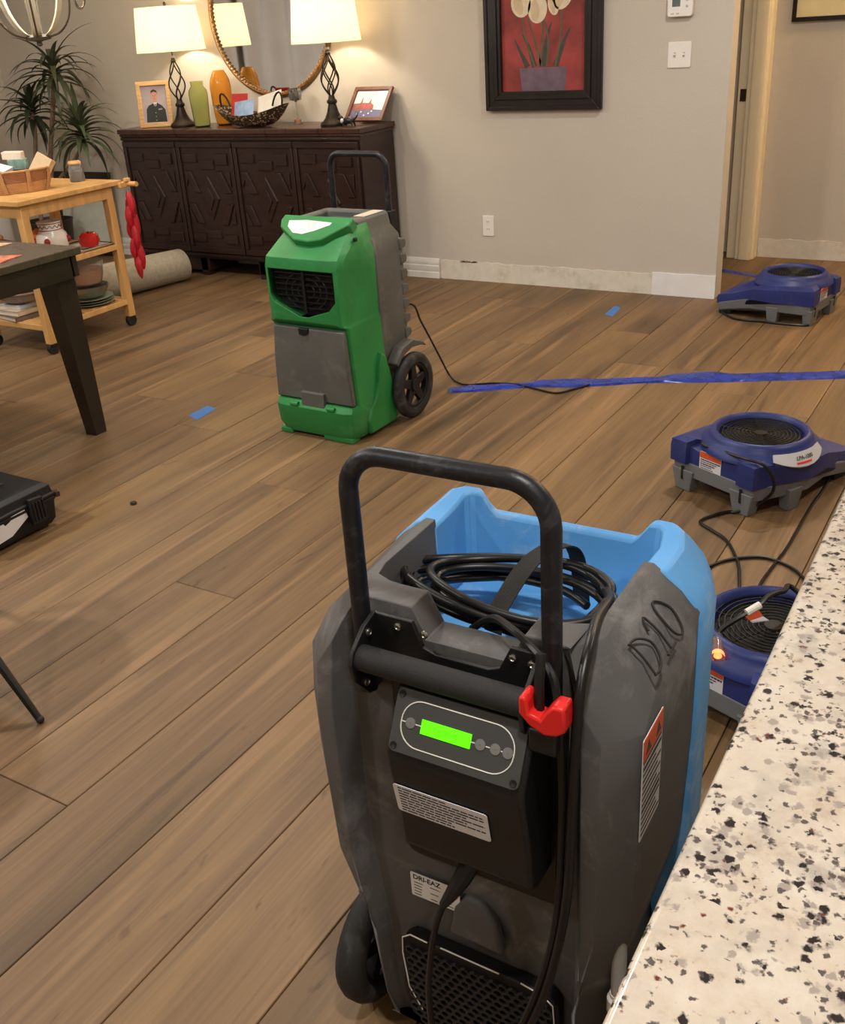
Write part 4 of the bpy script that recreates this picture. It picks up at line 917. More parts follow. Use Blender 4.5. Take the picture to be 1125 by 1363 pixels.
for s in (-1, 1):
    hpts = [(s*(.20+.075*math.sin(PI*k/8)*.3)+s*.035*math.cos(PI*k/8), 0.0, .115+.075*math.sin(PI*k/8)) for k in range(9)]
    MB().tube(hpts, .006, 7).build('loop_handle', BRONZE, wb)
def card(name, label, c, u, v, w, h, m, cat='card'):
    P = plane_map(c, u, v); o = MB().prism([(-w/2, -h/2), (w/2, -h/2), (w/2, h/2), (-w/2, h/2)], -.0015, .0015, P).build(name, m, None, smooth=False)
    return tag(o, label, cat)
card('red_envelope', 'red envelope standing in the beaded basket', (-4.375, 5.085, TZ+.112), (1, .05, 0), (0, .25, 1), .12, .15, mat('red_paper', S(196, 52, 48), .6, var=.15), 'envelope')
card('postcard', 'postcard with blue sky picture in the beaded basket', (-4.315, 5.05, TZ+.095), (1, .02, .12), (0, .45, 1), .15, .115, mat('postcard', S(150, 176, 214), .4, var=.3, scale=14), 'card')
card('white_booklet', 'white booklet with pale blue edge tilted in the beaded basket', (-4.155, 5.105, TZ+.128), (1, -.02, .22), (0, .5, 1), .19, .12, mat('booklet', S(232, 230, 222), .5, var=.06), 'booklet')
# glass votive on a stem, figurine
gv = thing('candle_holder', 'small mirrored glass votive on a clear stem below the round mirror', 'candle holder', (-4.005, 5.17, TZ))
CLG = mat('clear_glass', S(235, 238, 236), .05, var=.02, trans=.9)
MB().lathe([(.030, 0), (.030, .006), (.008, .010), (.006, .02), (.006, .125), (.010, .130)], 20, cap0=True, cap1=True).build('stem', CLG, gv)
MB().lathe([(.012, .130), (.036, .136), (.040, .16), (.037, .20), (.034, .20), (.036, .16), (.030, .142), (.001, .140)], 16).build('cup', mat('mirror_mosaic', S(150, 152, 150), .12, metal=.9, var=.6, scale=80), gv)
MB().lathe([(.022, 0.006), (.022, .026), (.002, .03)], 12, cap0=True).build('tea_light', mat('tea_light', S(150, 110, 80), .5), gv)
fg = thing('figurine', 'tiny black and white animal figurine before the leaning photo', 'figurine', (-3.535, 5.03, TZ))
FB = mat('figurine_black', S(28, 27, 26), .35)
MB().ball((0, 0, .030), (.045, .016, .018)).build('body', FB, fg)
MB().ball((-.052, 0, .045), (.018, .014, .014)).build('head', FB, fg)
MB().ball((-.035, -.010, .030), (.012, .010, .014)).build('chest_patch', mat('figurine_white', S(225, 222, 215), .4), fg)
for x, y in ((-.03, -.012), (-.03, .012), (.03, -.012), (.03, .012)): MB().tube([(x, y, .025), (x+.006, y*1.3, .0)], [.006, .004], 7).build('leg', FB, fg)
MB().tube([(.04, 0, .035), (.06, 0, .05), (.072, 0, .072)], [.006, .004, .002], 7).build('tail', FB, fg)

# ------------------------------------------------------------------ wall pieces
mi = thing('round_mirror', 'round mirror with beaded bronze frame above the sideboard', 'mirror', (-4.245, YB, 1.53))
Pm = lambda a, b, h: (a, -h, b)
MB().lathe([(.445, 0), (.470, 0), (.476, .008), (.470, .018), (.458, .024), (.446, .018), (.444, .010)], 72, P=Pm).build('frame', mat('aged_gold', S(150, 112, 70), .42, metal=.5, var=.25, scale=30), mi)
bd = MB()
for k in range(120):
    a = 2*PI*k/120; bd.ball((.447*math.cos(a), -.019, .447*math.sin(a)), .0085, 6, 4)
o = bd.build('bead_ring', mat('bead_gold', S(176, 140, 96), .35, metal=.5, var=.2), mi); o['kind'] = 'stuff'
MB().lathe([(.446, .008), (.0005, .008)], 64, P=Pm).build('glass', mat('mirror_glass', S(225, 225, 225), .03, metal=1.0, var=.0, rvar=0), mi, smooth=False)

def art_tulips(t, P, w, h, z):
    W, H = w/2, h/2
    m = mat('tulip_red', S(150, 62, 58), .6, var=.4, scale=7)
    pr = poly(P, [(-W, -H), (W, -H), (W, H), (-W, H)], z, 'canvas', m, t)
    B = -H
    pot = mat('tulip_pot', S(112, 92, 108), .6, var=.2, scale=20); stem = mat('tulip_stem', S(96, 92, 66), .6, var=.2, scale=30); leafm = mat('tulip_leaf', S(70, 68, 62), .6, var=.2, scale=30); pet = mat('tulip_petal', S(228, 212, 184), .6, var=.1, scale=25)
    poly(P, [(-W*.52, B), (W*.52, B), (W*.56, B+.115), (-W*.58, B+.115)], z+.0005, 'painted_pot', pot, pr)
    def stroke(pts, w0, w1, zz, n, mm):
        S_ = spline([Vector((a, b, 0)) for a, b in pts], 5); k = len(S_); ls, rs_ = [], []
        for i, p in enumerate(S_):
            tn = (S_[min(i+1, k-1)]-S_[max(i-1, 0)]).normalized(); nn = Vector((-tn.y, tn.x, 0)); ww = w0+(w1-w0)*i/(k-1)
            ls.append((p.x+nn.x*ww, p.y+nn.y*ww)); rs_.append((p.x-nn.x*ww, p.y-nn.y*ww))
        MB().loft([[P(a[0], a[1], zz), P(b[0], b[1], zz), P(b[0], b[1], zz+.0004), P(a[0], a[1], zz+.0004)] for a, b in zip(ls, rs_)]).build(n, mm, pr, smooth=False)
    for pts in ([(-.09, B+.12), (-.13, B+.19), (-.165, B+.255)], [(-.05, B+.12), (-.085, B+.22), (-.12, B+.28)], [(.07, B+.12), (.12, B+.24), (.155, B+.30)], [(.0, B+.12), (.02, B+.25), (.05, B+.33)]):
        stroke(pts, .016, .002, z+.0008, 'painted_leaf', leafm)
    for pts in ([(-.05, B+.12), (-.10, B+.26), (-.12, B+.36)], [(-.01, B+.12), (-.05, B+.25), (-.09, B+.36)], [(.02, B+.12), (.03, B+.24), (.01, B+.34)], [(.07, B+.12), (.10, B+.26), (.105, B+.40)], [(-.02, B+.12), (.0, B+.35), (-.03, B+.5)]):
        stroke(pts, .006, .004, z+.0010, 'painted_stem', stem)
    for cx, cy, rx, ry, a in ((-.125, B+.425, .057, .066, .15), (-.03, B+.395, .055, .068, -.1), (.115, B+.47, .060, .088, -.35), (-.10, B+.56, .06, .075, .1), (.02, B+.62, .055, .075, 0), (.06, B+.41, .03, .05, .2)):
        poly(P, ell(cx, cy, rx, ry, 22, a), z+.0013, 'painted_tulip', pet, pr)
        poly(P, ell(cx-rx*.25, cy-ry*.1, rx*.45, ry*.75, 16, a+.15), z+.0018, 'painted_petal', mat('tulip_petal_shade', S(212, 190, 154), .6, var=.1, scale=25), pr)
BF = mat('black_wood_frame', S(30, 24, 21), .4, var=.2, bump=.1, bscale=60)
pw, ph = .672, .86
tP = plane_map((-2.441, YB-.030, .960+ph/2), (1, 0, 0), (0, 0, 1))
tf = pic_frame('framed_painting', 'painting of white tulips on red in a wide black frame', 'painting', pw, ph, .095, .028, BF, tP, art_tulips)
for e, th in ((.0, .006), (.055, .008)):
    for pts in ([(-pw/2+e, -ph/2+e), (pw/2-e, -ph/2+e), (pw/2-e-.022, -ph/2+e+.022), (-pw/2+e+.022, -ph/2+e+.022)], [(pw/2-e, -ph/2+e), (pw/2-e, ph/2-e), (pw/2-e-.022, ph/2-e-.022), (pw/2-e-.022, -ph/2+e+.022)], [(-pw/2+e, ph/2-e), (-pw/2+e, -ph/2+e), (-pw/2+e+.022, -ph/2+e+.022), (-pw/2+e+.022, ph/2-e-.022)]):
        MB().prism(pts, 0, th, tP).build('frame_bead', BF, tf, .003)
tf.location.y = 0
# thermostat, switches, outlet
th = thing('thermostat', 'white wall thermostat with small grey screen', 'thermostat', (-1.708, YB, 1.43))
pl_ = lambda x, z, t: (x, -t, z)
MB().prism(rrect(.125, .115, .014), 0, .026, pl_).build('case', PLATE, th, .004)
MB().prism([(-.038, -.012), (.002, -.012), (.002, .03), (-.038, .03)], .0262, .0268, pl_).build('screen', mat('lcd_grey', S(96, 110, 112), .25), th)
for z in (-.012, .016): MB().lathe([(.0065, .026), (.0055, .0285), (.0005, .0288)], 12, P=lambda a, b, h, z=z: (.035+a, -h, z+b)).build('button', mat('button_pale', S(188, 186, 182), .5), th)
for x in (-.036, -.010): MB().prism([(x-.008, -.046), (x+.008, -.046), (x+.008, -.040), (x-.008, -.040)], .026, .0265, pl_).build('slider', mat('button_pale', S(188, 186, 182), .5), th)
sw = thing('light_switch', 'white double light switch plate below the thermostat', 'light switch', (-1.706, YB, 1.203))
MB().prism(rrect(.117, .117, .006), 0, .006, pl_).build('plate', PLATE, sw, .0015)
for x in (-.023, .023):
    MB().box2((x-.005, -.0065, -.012), (x+.005, -.0055, .012)).build('slot', mat('slot_grey', S(190, 186, 178), .5), sw)
    MB().prism([(-.004, -.002), (-.016, .004), (-.015, .010), (-.004, .006)], x-.004, x+.004, lambda y, z, t: (t, y, z-.004)).build('toggle', PLATE, sw)
out = thing('power_outlet', 'white wall outlet low on the wall above the bare strip', 'outlet', (-2.802, YB, .330))
MB().prism(rrect(.072, .116, .005), 0, .006, pl_).build('plate', PLATE, out, .0015)
for z in (-.021, .021):
    s_ = MB().prism(rrect(.030, .028, .010), .006, .0075, lambda x, zz, t, z=z: (x, -t, z+zz)).build('socket', PLATE, out)
    for x in (-.006, .006): MB().box2((x-.001, -.0082, z-.002), (x+.001, -.0074, z+.008)).build('slot', INK, s_)
# hall picture
def art_plain(t, P, w, h, z):
    poly(P, [(-w/2, -h/2), (w/2, -h/2), (w/2, h/2), (-w/2, h/2)], z, 'mat_board', mat('cream_mat', S(236, 222, 176), .7, var=.05), t)
hP = plane_map((-1.02, YH-.022, 1.297+.24), (1, 0, 0), (0, 0, 1))
pic_frame('framed_print', 'thin black frame with cream print on the hall wall', 'picture', .78, .48, .022, .02, BF, hP, art_plain)

# ------------------------------------------------------------------ dining table
ESP = mat('espresso_wood', S(44, 33, 26), .35, var=.2, scale=5, stretch=(6, 1, 1), coat=.2)
TTOP = mat('espresso_top', S(74, 64, 52), .28, var=.12, scale=5, stretch=(1, 5, 1), coat=.3)
tb = thing('dining_table', 'dark espresso dining table with thick tapered leg', 'table', (-3.63, 1.75, 0))
x1, y1 = .49, .875        # far right corner of the top, local
MB().box2((-x1, -y1, .722), (x1, y1, .75)).build('table_top', TTOP, tb, .003)
for a, b in (((-x1+.02, y1-.035, .64), (x1-.02, y1-.012, .722)), ((-x1+.02, -y1+.012, .64), (x1-.02, -y1+.035, .722)), ((x1-.035, -y1+.05, .64), (x1-.012, y1-.05, .722)), ((-x1+.012, -y1+.05, .64), (-x1+.035, y1-.05, .722))):
    MB().box2(a, b).build('apron', ESP, tb, .002)
for sx in (-1, 1):
    for sy in (-1, 1):
        cx, cy = sx*(x1-.060), sy*(y1-.060)
        MB().loft([[(cx+sx*(.055-2*r)+sx*0+a*r-sx*(.055-2*r)*0+sx*(z*0), cy+b*r, z) for a, b in ((-1, -1), (1, -1), (1, 1), (-1, 1))] for z, r in ((0, .030), (.58, .048), (.722, .052))]).build('leg', ESP, tb, .003)
def flat_card(name, label, pts, z, m, cat):
    mb = MB(); P_ = [fl(x, y, z) for x, y in pts]; mb.loft([[tuple(p)[:2]+(zz,) for p in P_] for zz in (z+.0008, z+.004)]); return tag(mb.build(name, m, None, smooth=False), label, cat)
flat_card('greeting_card', 'red and tan card lying on the dark dining table', [(-22, 352), (-10, 342), (30, 340.5), (14, 345.5), (-4, 353)], .75, mat('card_red', S(196, 112, 84), .5, var=.45, scale=50), 'card')
flat_card('place_mat', 'small cream picture card lying on the dark table', [(-30, 333), (-20, 325), (16, 324.5), (2, 328.5)], .75, mat('card_cream', S(206, 170, 130), .5, var=.3, scale=60), 'card')
bs = thing('shallow_dish', 'shallow dark dish on the dining table edge', 'dish', (-3.62, 2.42, .7508))
MB().lathe([(.05, 0), (.09, .004), (.14, .022), (.145, .026), (.138, .026), (.09, .010), (.001, .008)], 28, cap0=True).build('dish', mat('dark_dish', S(60, 50, 60), .3), bs)

# ------------------------------------------------------------------ kitchen cart
PINE = mat('pine_wood', S(214, 166, 104), .45, var=.14, scale=6, stretch=(1, 7, 1))
PINE2 = mat('pine_wood_leg', S(212, 164, 102), .45, var=.14, scale=6, stretch=(3, 3, .5))
ct = thing('kitchen_cart', 'pale pine kitchen cart with open shelves on black casters', 'cart', (-4.53, 3.57, 0))
cw, cd = .245, .30
for i in range(5):
    xa = -cw-.03+i*(2*cw+.06)/5
    MB().box2((xa+.0005, -cd-.03, .752), (xa+(2*cw+.06)/5-.0005, cd+.05, .776)).build('top_board', PINE, ct, .003)
for sx in (-1, 1):
    for sy in (-1, 1):
        x, y = sx*(cw-.022), sy*(cd-.022)
        MB().box2((x-.022, y-.022, .055), (x+.022, y+.022, .752)).build('leg', PINE2, ct, .004)
        c = MB().lathe([(.030, -.012), (.032, -.008), (.032, .008), (.030, .012)], 20, P=lambda a, b, h, x=x, y=y: (x+h, y+a, .032+b), cap0=True, cap1=True).build('caster', RUBBER, ct)
        MB().box2((x-.016, y-.018, .045), (x+.016, y+.018, .0555)).build('caster_plate', BLACK, c)
for z, nm in ((.690, 'upper_rail'), (.425, 'middle_rail'), (.125, 'lower_rail')):
    hh = .060 if z > .6 else .028
    for s in (-1, 1):
        MB().box2((-cw+.03, s*(cd-.012)-.010, z), (cw-.03, s*(cd-.012)+.010, z+hh)).build(nm, PINE, ct, .002)
        MB().box2((s*(cw-.012)-.010, -cd+.03, z), (s*(cw-.012)+.010, cd-.03, z+hh)).build(nm, PINE, ct, .002)
for z in (.440, .140):
    for i in range(9):
        y = -cd+.03+i*(2*cd-.06-.052)/8
        MB().box2((-cw+.012, y, z+.001), (cw-.012, y+.052, z+.013)).build('slat', PINE, ct, .002)
MB().tube([(-cw-.03, cd+.075, .752), (cw+.11, cd+.075, .752)], .013, 12).build('towel_bar', PINE2, ct)
for x in (-cw+.02, cw+.03): MB().box2((x-.015, cd+.02, .736), (x+.015, cd+.09, .764)).build('bar_bracket', PINE2, ct, .003)
for s in (-1, 1): MB().box2((cw+.035, s*.0+cd+.055, .765), (cw+.06, cd+.085, .782)).build('bar_peg', PINE2, ct, .002) if s > 0 else None
CX, CY = -4.53, 3.57
# wicker basket with boxes on the cart top
def weave(name, c1, c2, sc=90):
    m = mat(name, c1, .6, var=.2, scale=30)
    nt = m.node_tree; N = nt.nodes; L = nt.links; b = N['Principled BSDF']; src = b.inputs['Base Color'].links[0].from_socket
    tc = N.new('ShaderNodeTexCoord'); w = N.new('ShaderNodeTexWave'); w.bands_direction = 'Z'; w.inputs['Scale'].default_value = sc; w.inputs['Distortion'].default_value = 1.5; L.new(tc.outputs['Object'], w.inputs['Vector'])
    x = N.new('ShaderNodeMix'); x.data_type = 'RGBA'; L.new(w.outputs['Fac'], x.inputs['Factor']); L.new(src, x.inputs['A']); x.inputs['B'].default_value = c2; L.new(x.outputs['Result'], b.inputs['Base Color'])
    bp = N.new('ShaderNodeBump'); bp.inputs['Strength'].default_value = .5; bp.inputs['Distance'].default_value = .003; L.new(w.outputs['Fac'], bp.inputs['Height']); L.new(bp.outputs[0], b.inputs['Normal'])
    return m
WIC = weave('split_wicker', S(206, 164, 112), S(166, 116, 72), 45)
WIC2 = weave('brown_wicker', S(168, 112, 76), S(140, 90, 60), 60)
bk = thing('wicker_basket', 'oblong split wicker basket filled with boxes on the pine cart top', 'basket', (-4.545, 3.50, .776), math.radians(62))
def obl(s, z, a=.170, b=.105): return [(a*s*math.cos(2*PI*i/28), b*s*math.sin(2*PI*i/28), z) for i in range(28)]
MB().loft([obl(.82, 0), obl(.90, .03), obl(.95, .05), obl(.92, .05), obl(.8, .006)]).build('lower_weave', WIC, bk)
MB().loft([obl(.935, .048), obl(.98, .085), obl(1.0, .108), obl(.97, .108), obl(.92, .05)], False, False).build('upper_band', WIC2, bk)
for k in range(8):
    a = 2*PI*k/8+.2
    pts = [Vector((.170*s*math.cos(a), .105*s*math.sin(a), z)) for s, z in ((.86, .004), (.97, .05), (1.02, .085), (1.04, .112))]
    tn = Vector((-math.sin(a)*.17, math.cos(a)*.105, 0)).normalized()*.010
    MB().loft([[p-tn, p+tn, p+tn*1+Vector((math.cos(a)*.003, math.sin(a)*.003, 0)), p-tn+Vector((math.cos(a)*.003, math.sin(a)*.003, 0))] for p in pts]).build('stake', WIC, bk)
MB().tube([Vector(p) for p in obl(1.01, .108)], .006, 6, True).build('rim', WIC, bk)
def parcel(name, label, c, d, e, m, cat='box'):
    o = MB().box((0, 0, 0), d).build(name, m, None, .002); o.location = c; o.rotation_euler = e; return tag(o, label, cat)
parcel('carton', 'small cream carton tilted in the wicker basket', (-4.475, 3.60, .878), (.045, .09, .13), (.55, .35, 2.0), mat('cream_carton', S(226, 196, 156), .6))
parcel('carton', 'pale pink carton on top of the wicker basket', (-4.60, 3.545, .947), (.10, .05, .036), (.05, .05, .5), mat('pink_carton', S(238, 216, 196), .6))
parcel('envelope_stack', 'stack of white envelopes leaning in the wicker basket', (-4.625, 3.425, .902), (.17, .10, .028), (.12, .28, .4), mat('white_paper', S(222, 222, 226), .6, var=.08, scale=40), 'envelopes')
parcel('carton', 'blue and green carton below the pink one in the wicker basket', (-4.575, 3.55, .905), (.09, .07, .05), (0, .0, .6), mat('teal_carton', S(120, 150, 140), .6, var=.35, scale=30))
parcel('notebook', 'brown covered notebook standing in the wicker basket', (-4.56, 3.625, .845), (.02, .05, .09), (.1, .1, .9), mat('brown_cover', S(140, 84, 62), .6), 'notebook')
# clip jar
jr = thing('clip_jar', 'clear glass clip top jar on the pine cart', 'jar', (-4.50, 3.84, .776))
MB().lathe([(.036, 0), (.040, .006), (.040, .062), (.032, .078), (.031, .088), (.029, .088), (.030, .078), (.037, .060), (.037, .006), (.001, .005)], 24, cap0=True).build('jar_glass', CLG, jr)
MB().lathe([(.0355, .006), (.0355, .045), (.001, .050)], 20, cap0=True).build('contents', mat('jar_grey', S(120, 112, 108), .7, var=.3, scale=80), jr)
MB().lathe([(.034, .088), (.036, .094), (.030, .104), (.001, .106)], 24, cap0=True).build('lid', mat('wood_lid', S(206, 160, 104), .5), jr)
MB().tube([(.034, 0, .07), (.044, 0, .085), (.038, 0, .100), (.030, 0, .106)], .0018, 6).build('clip', STEEL, jr)
# middle shelf things
MZ = .453
pt = thing('pottery_jug', 'white pottery jug with zigzag band and apple motif on the middle shelf', 'jug', (-4.405, 3.515, MZ))
CER = mat('cream_ceramic', S(234, 226, 214), .25, var=.04)
MB().lathe([(.050, 0), (.058, .006), (.078, .05), (.084, .085), (.076, .115), (.060, .132), (.058, .160), (.062, .178), (.057, .178), (.053, .16), (.055, .132), (.07, .112), (.078, .085), (.001, .01)], 32, cap0=True).build('jug_body', CER, pt, ang=60)
for z in (.138, .170): MB().tube([(.0605*math.cos(2*PI*i/28), .0605*math.sin(2*PI*i/28), z) for i in range(28)], .0022, 5, True).build('painted_band', mat('maroon_glaze', S(130, 40, 60), .4), pt)
MB().tube([(.0605*math.cos(2*PI*i/28), .0605*math.sin(2*PI*i/28), .147+.014*(i % 2)) for i in range(28)], .0018, 5, True).build('zigzag', INK, pt)
for a in (-1.0, -2.1, .6):
    ap = MB().ball((.082*math.cos(a), .082*math.sin(a), .085), (.016, .016, .018)); ap.build('apple_motif', mat('apple_glaze', S(150, 40, 44), .35), pt)
MB().ball((-.045, -.04, .10), (.035, .035, .05)).build('orange_patch', mat('orange_glaze', S(206, 120, 52), .35), pt)
MB().tube([(-.055, .03, .16), (-.095, .05, .13), (-.10, .05, .08), (-.075, .035, .05)], .009, 8).build('handle', mat('orange_glaze', S(206, 120, 52), .35), pt)
tm = thing('ceramic_tomato', 'shiny red ceramic tomato on the middle cart shelf', 'ornament', (-4.345, 3.70, MZ+.012))
MB().lathe([(.02, 0), (.045, .006), (.056, .032), (.052, .058), (.034, .074), (.012, .072), (.002, .066)], 28, cap0=True).build('fruit', mat('tomato_glaze', S(196, 36, 32), .18, coat=.5), tm)
MB().tube([(0, 0, .066), (.004, 0, .080)], .004, 6).build('stalk', mat('tomato_stalk', S(80, 60, 40), .5), tm)
tr = thing('serving_tray', 'white serving tray with dark rim stripe on the middle shelf', 'tray', (-4.42, 3.715, MZ))
MB().loft([[(x*s, y*s, z) for x, y in ((-.13, -.11), (.125, -.11), (.125, .11), (-.13, .11))] for s, z in ((.85, 0), (1, .012), (.97, .012), (.85, .003))]).build('tray', CER, tr, .003)
MB().tube([(-.125, -.105, .0125), (.12, -.105, .0125), (.12, .105, .0125), (-.125, .105, .0125)], .0025, 5, True).build('rim_stripe', INK, tr)
bw = thing('fruit_bowl_dish', 'yellow and red lidded dish on the middle cart shelf', 'dish', (-4.66, 3.40, MZ))
MB().lathe([(.05, 0), (.07, .02), (.082, .05), (.079, .05), (.001, .01)], 28, cap0=True).build('dish', mat('yellow_glaze', S(222, 190, 100), .3), bw)
MB().lathe([(.080, .05), (.062, .075), (.02, .092), (.001, .094)], 28).build('lid', mat('red_glaze', S(170, 44, 40), .3), bw)
MB().ball((0, 0, .106), .014).build('knob', mat('tan_glaze', S(214, 160, 90), .4), bw)
# lower shelf things
LZ = .153
for k in range(3):
    pltt = MB().lathe([(.07, 0), (.09, .003), (.135-.006*k, .014), (.137-.006*k, .017), (.128, .016), (.08, .006), (.001, .006)], 36, cap0=True).build('dinner_plate', mat('sage_glaze', S(150, 160, 134), .3, var=.06), None)
    pltt.location = (-4.43, 3.695, LZ+k*.0125)
    tag(pltt, ['bottom sage green dinner plate of the stack on the lower cart shelf', 'middle sage green dinner plate of the stack on the lower cart shelf', 'top sage green dinner plate of the stack on the lower cart shelf'][k], 'plate', 'sage plates on the lower shelf')
gb = MB().lathe([(.06, 0), (.09, .006), (.108, .04), (.112, .06), (.108, .06), (.10, .03), (.001, .010)], 32, cap0=True).build('metal_bowl', mat('pewter', S(140, 140, 132), .3, metal=.8), None); gb.location = (-4.43, 3.695, LZ+.043)
tag(gb, 'grey metal bowl on top of the sage plates', 'bowl')
gl_ = thing('glass_bowl', 'clear glass mixing bowl with amber lower half above the plates', 'bowl', (-4.43, 3.695, LZ+.104))
MB().lathe([(.05, 0), (.085, .01), (.100, .06), (.108, .125), (.105, .125), (.097, .06), (.082, .014), (.001, .006)], 32, cap0=True).build('glass', CLG, gl_)
MB().lathe([(.048, .006), (.082, .015), (.094, .06), (.099, .085), (.001, .085)], 32, cap0=True).build('amber_contents', mat('amber_contents', S(232, 138, 40), .35, var=.15, scale=20), gl_)
wk = thing('wicker_bowl', 'grey brown wicker bowl of pine cones on the lower cart shelf', 'basket', (-4.60, 3.415, LZ+.082))
MB().lathe([(.10, 0), (.118, .012), (.126, .05), (.120, .05), (.11, .012), (.001, .006)], 32, cap0=True).build('bowl', weave('grey_wicker', S(150, 132, 116), S(96, 80, 68), 70), wk)
MB().tube([(.126*math.cos(2*PI*i/30), .126*math.sin(2*PI*i/30), .051) for i in range(30)], .006, 6, True).build('rim', mat('grey_wicker_rim', S(156, 138, 120), .6), wk)
CONE = mat('pine_cone', S(62, 46, 38), .7, var=.35, scale=90, bump=.6, bscale=120)
rr = random.Random(4)
for k in range(7):
    a = 2*PI*k/6; r = .065 if k < 6 else 0
    o = MB().lathe([(.002, -.03), (.020, -.024), (.016, -.020), (.026, -.012), (.020, -.008), (.027, .002), (.019, .006), (.021, .016), (.012, .02), (.002, .032)], 10).build('pine_cone', CONE, None)
    o.location = (-4.60+r*math.cos(a), 3.415+r*math.sin(a), LZ+.082+.045+(.012 if k == 6 else 0)); o.rotation_euler = (rr.uniform(0, 3), rr.uniform(0, 3), a)
    tag(o, 'dark pine cone in the grey brown wicker bowl', 'pine cone', 'pine cones in the wicker bowl')
for k, (d, c, lab, z) in enumerate((((.23, .26, .024), S(112, 92, 84), 'brown book at the bottom of the pile under the wicker bowl', .012), ((.20, .24, .026), S(206, 186, 158), 'cream book in the middle of the pile under the wicker bowl', .038), ((.15, .20, .022), S(196, 200, 212), 'pale blue book on top of the pile under the wicker bowl', .063))):
    bo = thing('book', lab, 'book', (-4.615, 3.41, LZ+z), math.radians(-8+7*k), 'books under the wicker bowl')
    MB().box((0, 0, d[2]/2-.0015), (d[0], d[1], .003)).build('cover', mat('book_cover_%d' % k, c, .5), bo); MB().box((0, 0, -d[2]/2+.0015), (d[0], d[1], .003)).build('cover', mat('book_cover_%d' % k, c, .5), bo)
    MB().box((-.003, 0, 0), (d[0]-.008, d[1]-.008, d[2]-.006)).build('pages', mat('book_pages', S(228, 216, 196), .8), bo); MB().box((d[0]/2-.0015, 0, 0), (.003, d[1], d[2])).build('spine', mat('book_cover_%d' % k, c, .5), bo)
bg = MB().ball((0, 0, .045), (.06, .06, .045)).build('plastic_bag', mat('pale_bag', S(196, 200, 206), .4, bump=.6, bscale=30), None); bg.location = (-4.69, 3.62, LZ); tag(bg, 'crumpled pale plastic bag on the lower cart shelf', 'bag')
# hanging red chilli string on the towel bar
cs = thing('chilli_string', 'string of red fabric chillies hanging from the cart towel bar', 'ornament', (-4.245, CY+cd+.075, .752))
MB().tube([(0, 0, .013), (.002, -.012, .0), (0, -.010, -.12), (.004, -.012, -.30), (.0, -.012, -.40)], .003, 6).build('cord', mat('raffia', S(150, 140, 110), .8), cs)
CH = mat('red_fabric', S(176, 24, 36), .5, var=.2, scale=30, bump=.3, bscale=90)
rr = random.Random(9)
for k in range(11):
    z = -.04-k*.034; a = k*2.4; L_ = .12+.04*rr.random(); ox, oy = .016*math.cos(a), .014*math.sin(a)-.012
    pts = [(ox*.3, oy*.3-.008, z), (ox, oy, z-L_*.3), (ox*1.5, oy*1.3, z-L_*.65), (ox*1.15, oy, z-L_)]
    ch = MB().tube(spline(pts, 4), [.008, .014, .018, .020, .021, .021, .020, .019, .017, .0145, .011, .007, .002], 9).build('chilli', CH, cs)
    MB().tube([(ox*.3, oy*.3-.008, z+.014), (ox*.3, oy*.3-.008, z)], [.003, .009], 7).build('stem_cap', mat('grey_green', S(120, 124, 100), .8), ch)

# ------------------------------------------------------------------ rolled rug against the sideboard
rg = thing('rolled_rug', 'rolled up beige rug on the floor beside the cart', 'rug')
ra, rb_ = Vector((-4.98, 3.95, .112)), Vector((-4.80, 4.80, .100))
dr = (rb_-ra).normalized(); sd = dr.cross(Vector((0, 0, 1))).normalized()
rings = []
for k in range(13):
    s = k/12; c = ra.lerp(rb_, s); R = .112-.012*s
    rings.append([c+sd*R*(1.08+.03*math.sin(k))*math.cos(2*PI*i/28)+Vector((0, 0, 1))*R*math.sin(2*PI*i/28)*(1 if math.sin(2*PI*i/28) > 0 else 1.0) for i in range(28)])
zmin = [min(p.z for p in r) for r in rings]
rings = [[p-Vector((0, 0, z)) for p in r] for r, z in zip(rings, zmin)]
MB().loft(rings).build('roll', mat('rug_beige', S(176, 166, 146), .95, var=.12, scale=50, bump=.6, bscale=260), rg)
for e, dd in ((ra, -1), (rb_, 1)):
    pts = []
    for i in range(60):
        a = i*.32; r = .015+.088*i/60; c = e+dr*dd*.002
        pts.append(Vector((c.x, c.y, .104 if dd < 0 else .10))+sd*r*math.cos(a)+Vector((0, 0, 1))*r*math.sin(a))
    MB().tube(pts, .003, 5).build('rolled_edge', mat('rug_backing', S(120, 110, 94), .95), rg)

# ------------------------------------------------------------------ dark framed board leaning in the corner behind the cart
lbP = plane_map((-6.14, 5.235, .305), (1, 0, 0), (0, .09, .78))
def art_board(t, P, w, h, z): poly(P, [(-w/2, -h/2), (w/2, -h/2), (w/2, h/2), (-w/2, h/2)], z, 'white_panel', mat('pale_board', S(206, 208, 194), .35, var=.05), t)
pic_frame('leaning_board', 'dark framed pale board leaning on the wall behind the cart', 'board', .60, .58, .05, .02, ESP, lbP, art_board)

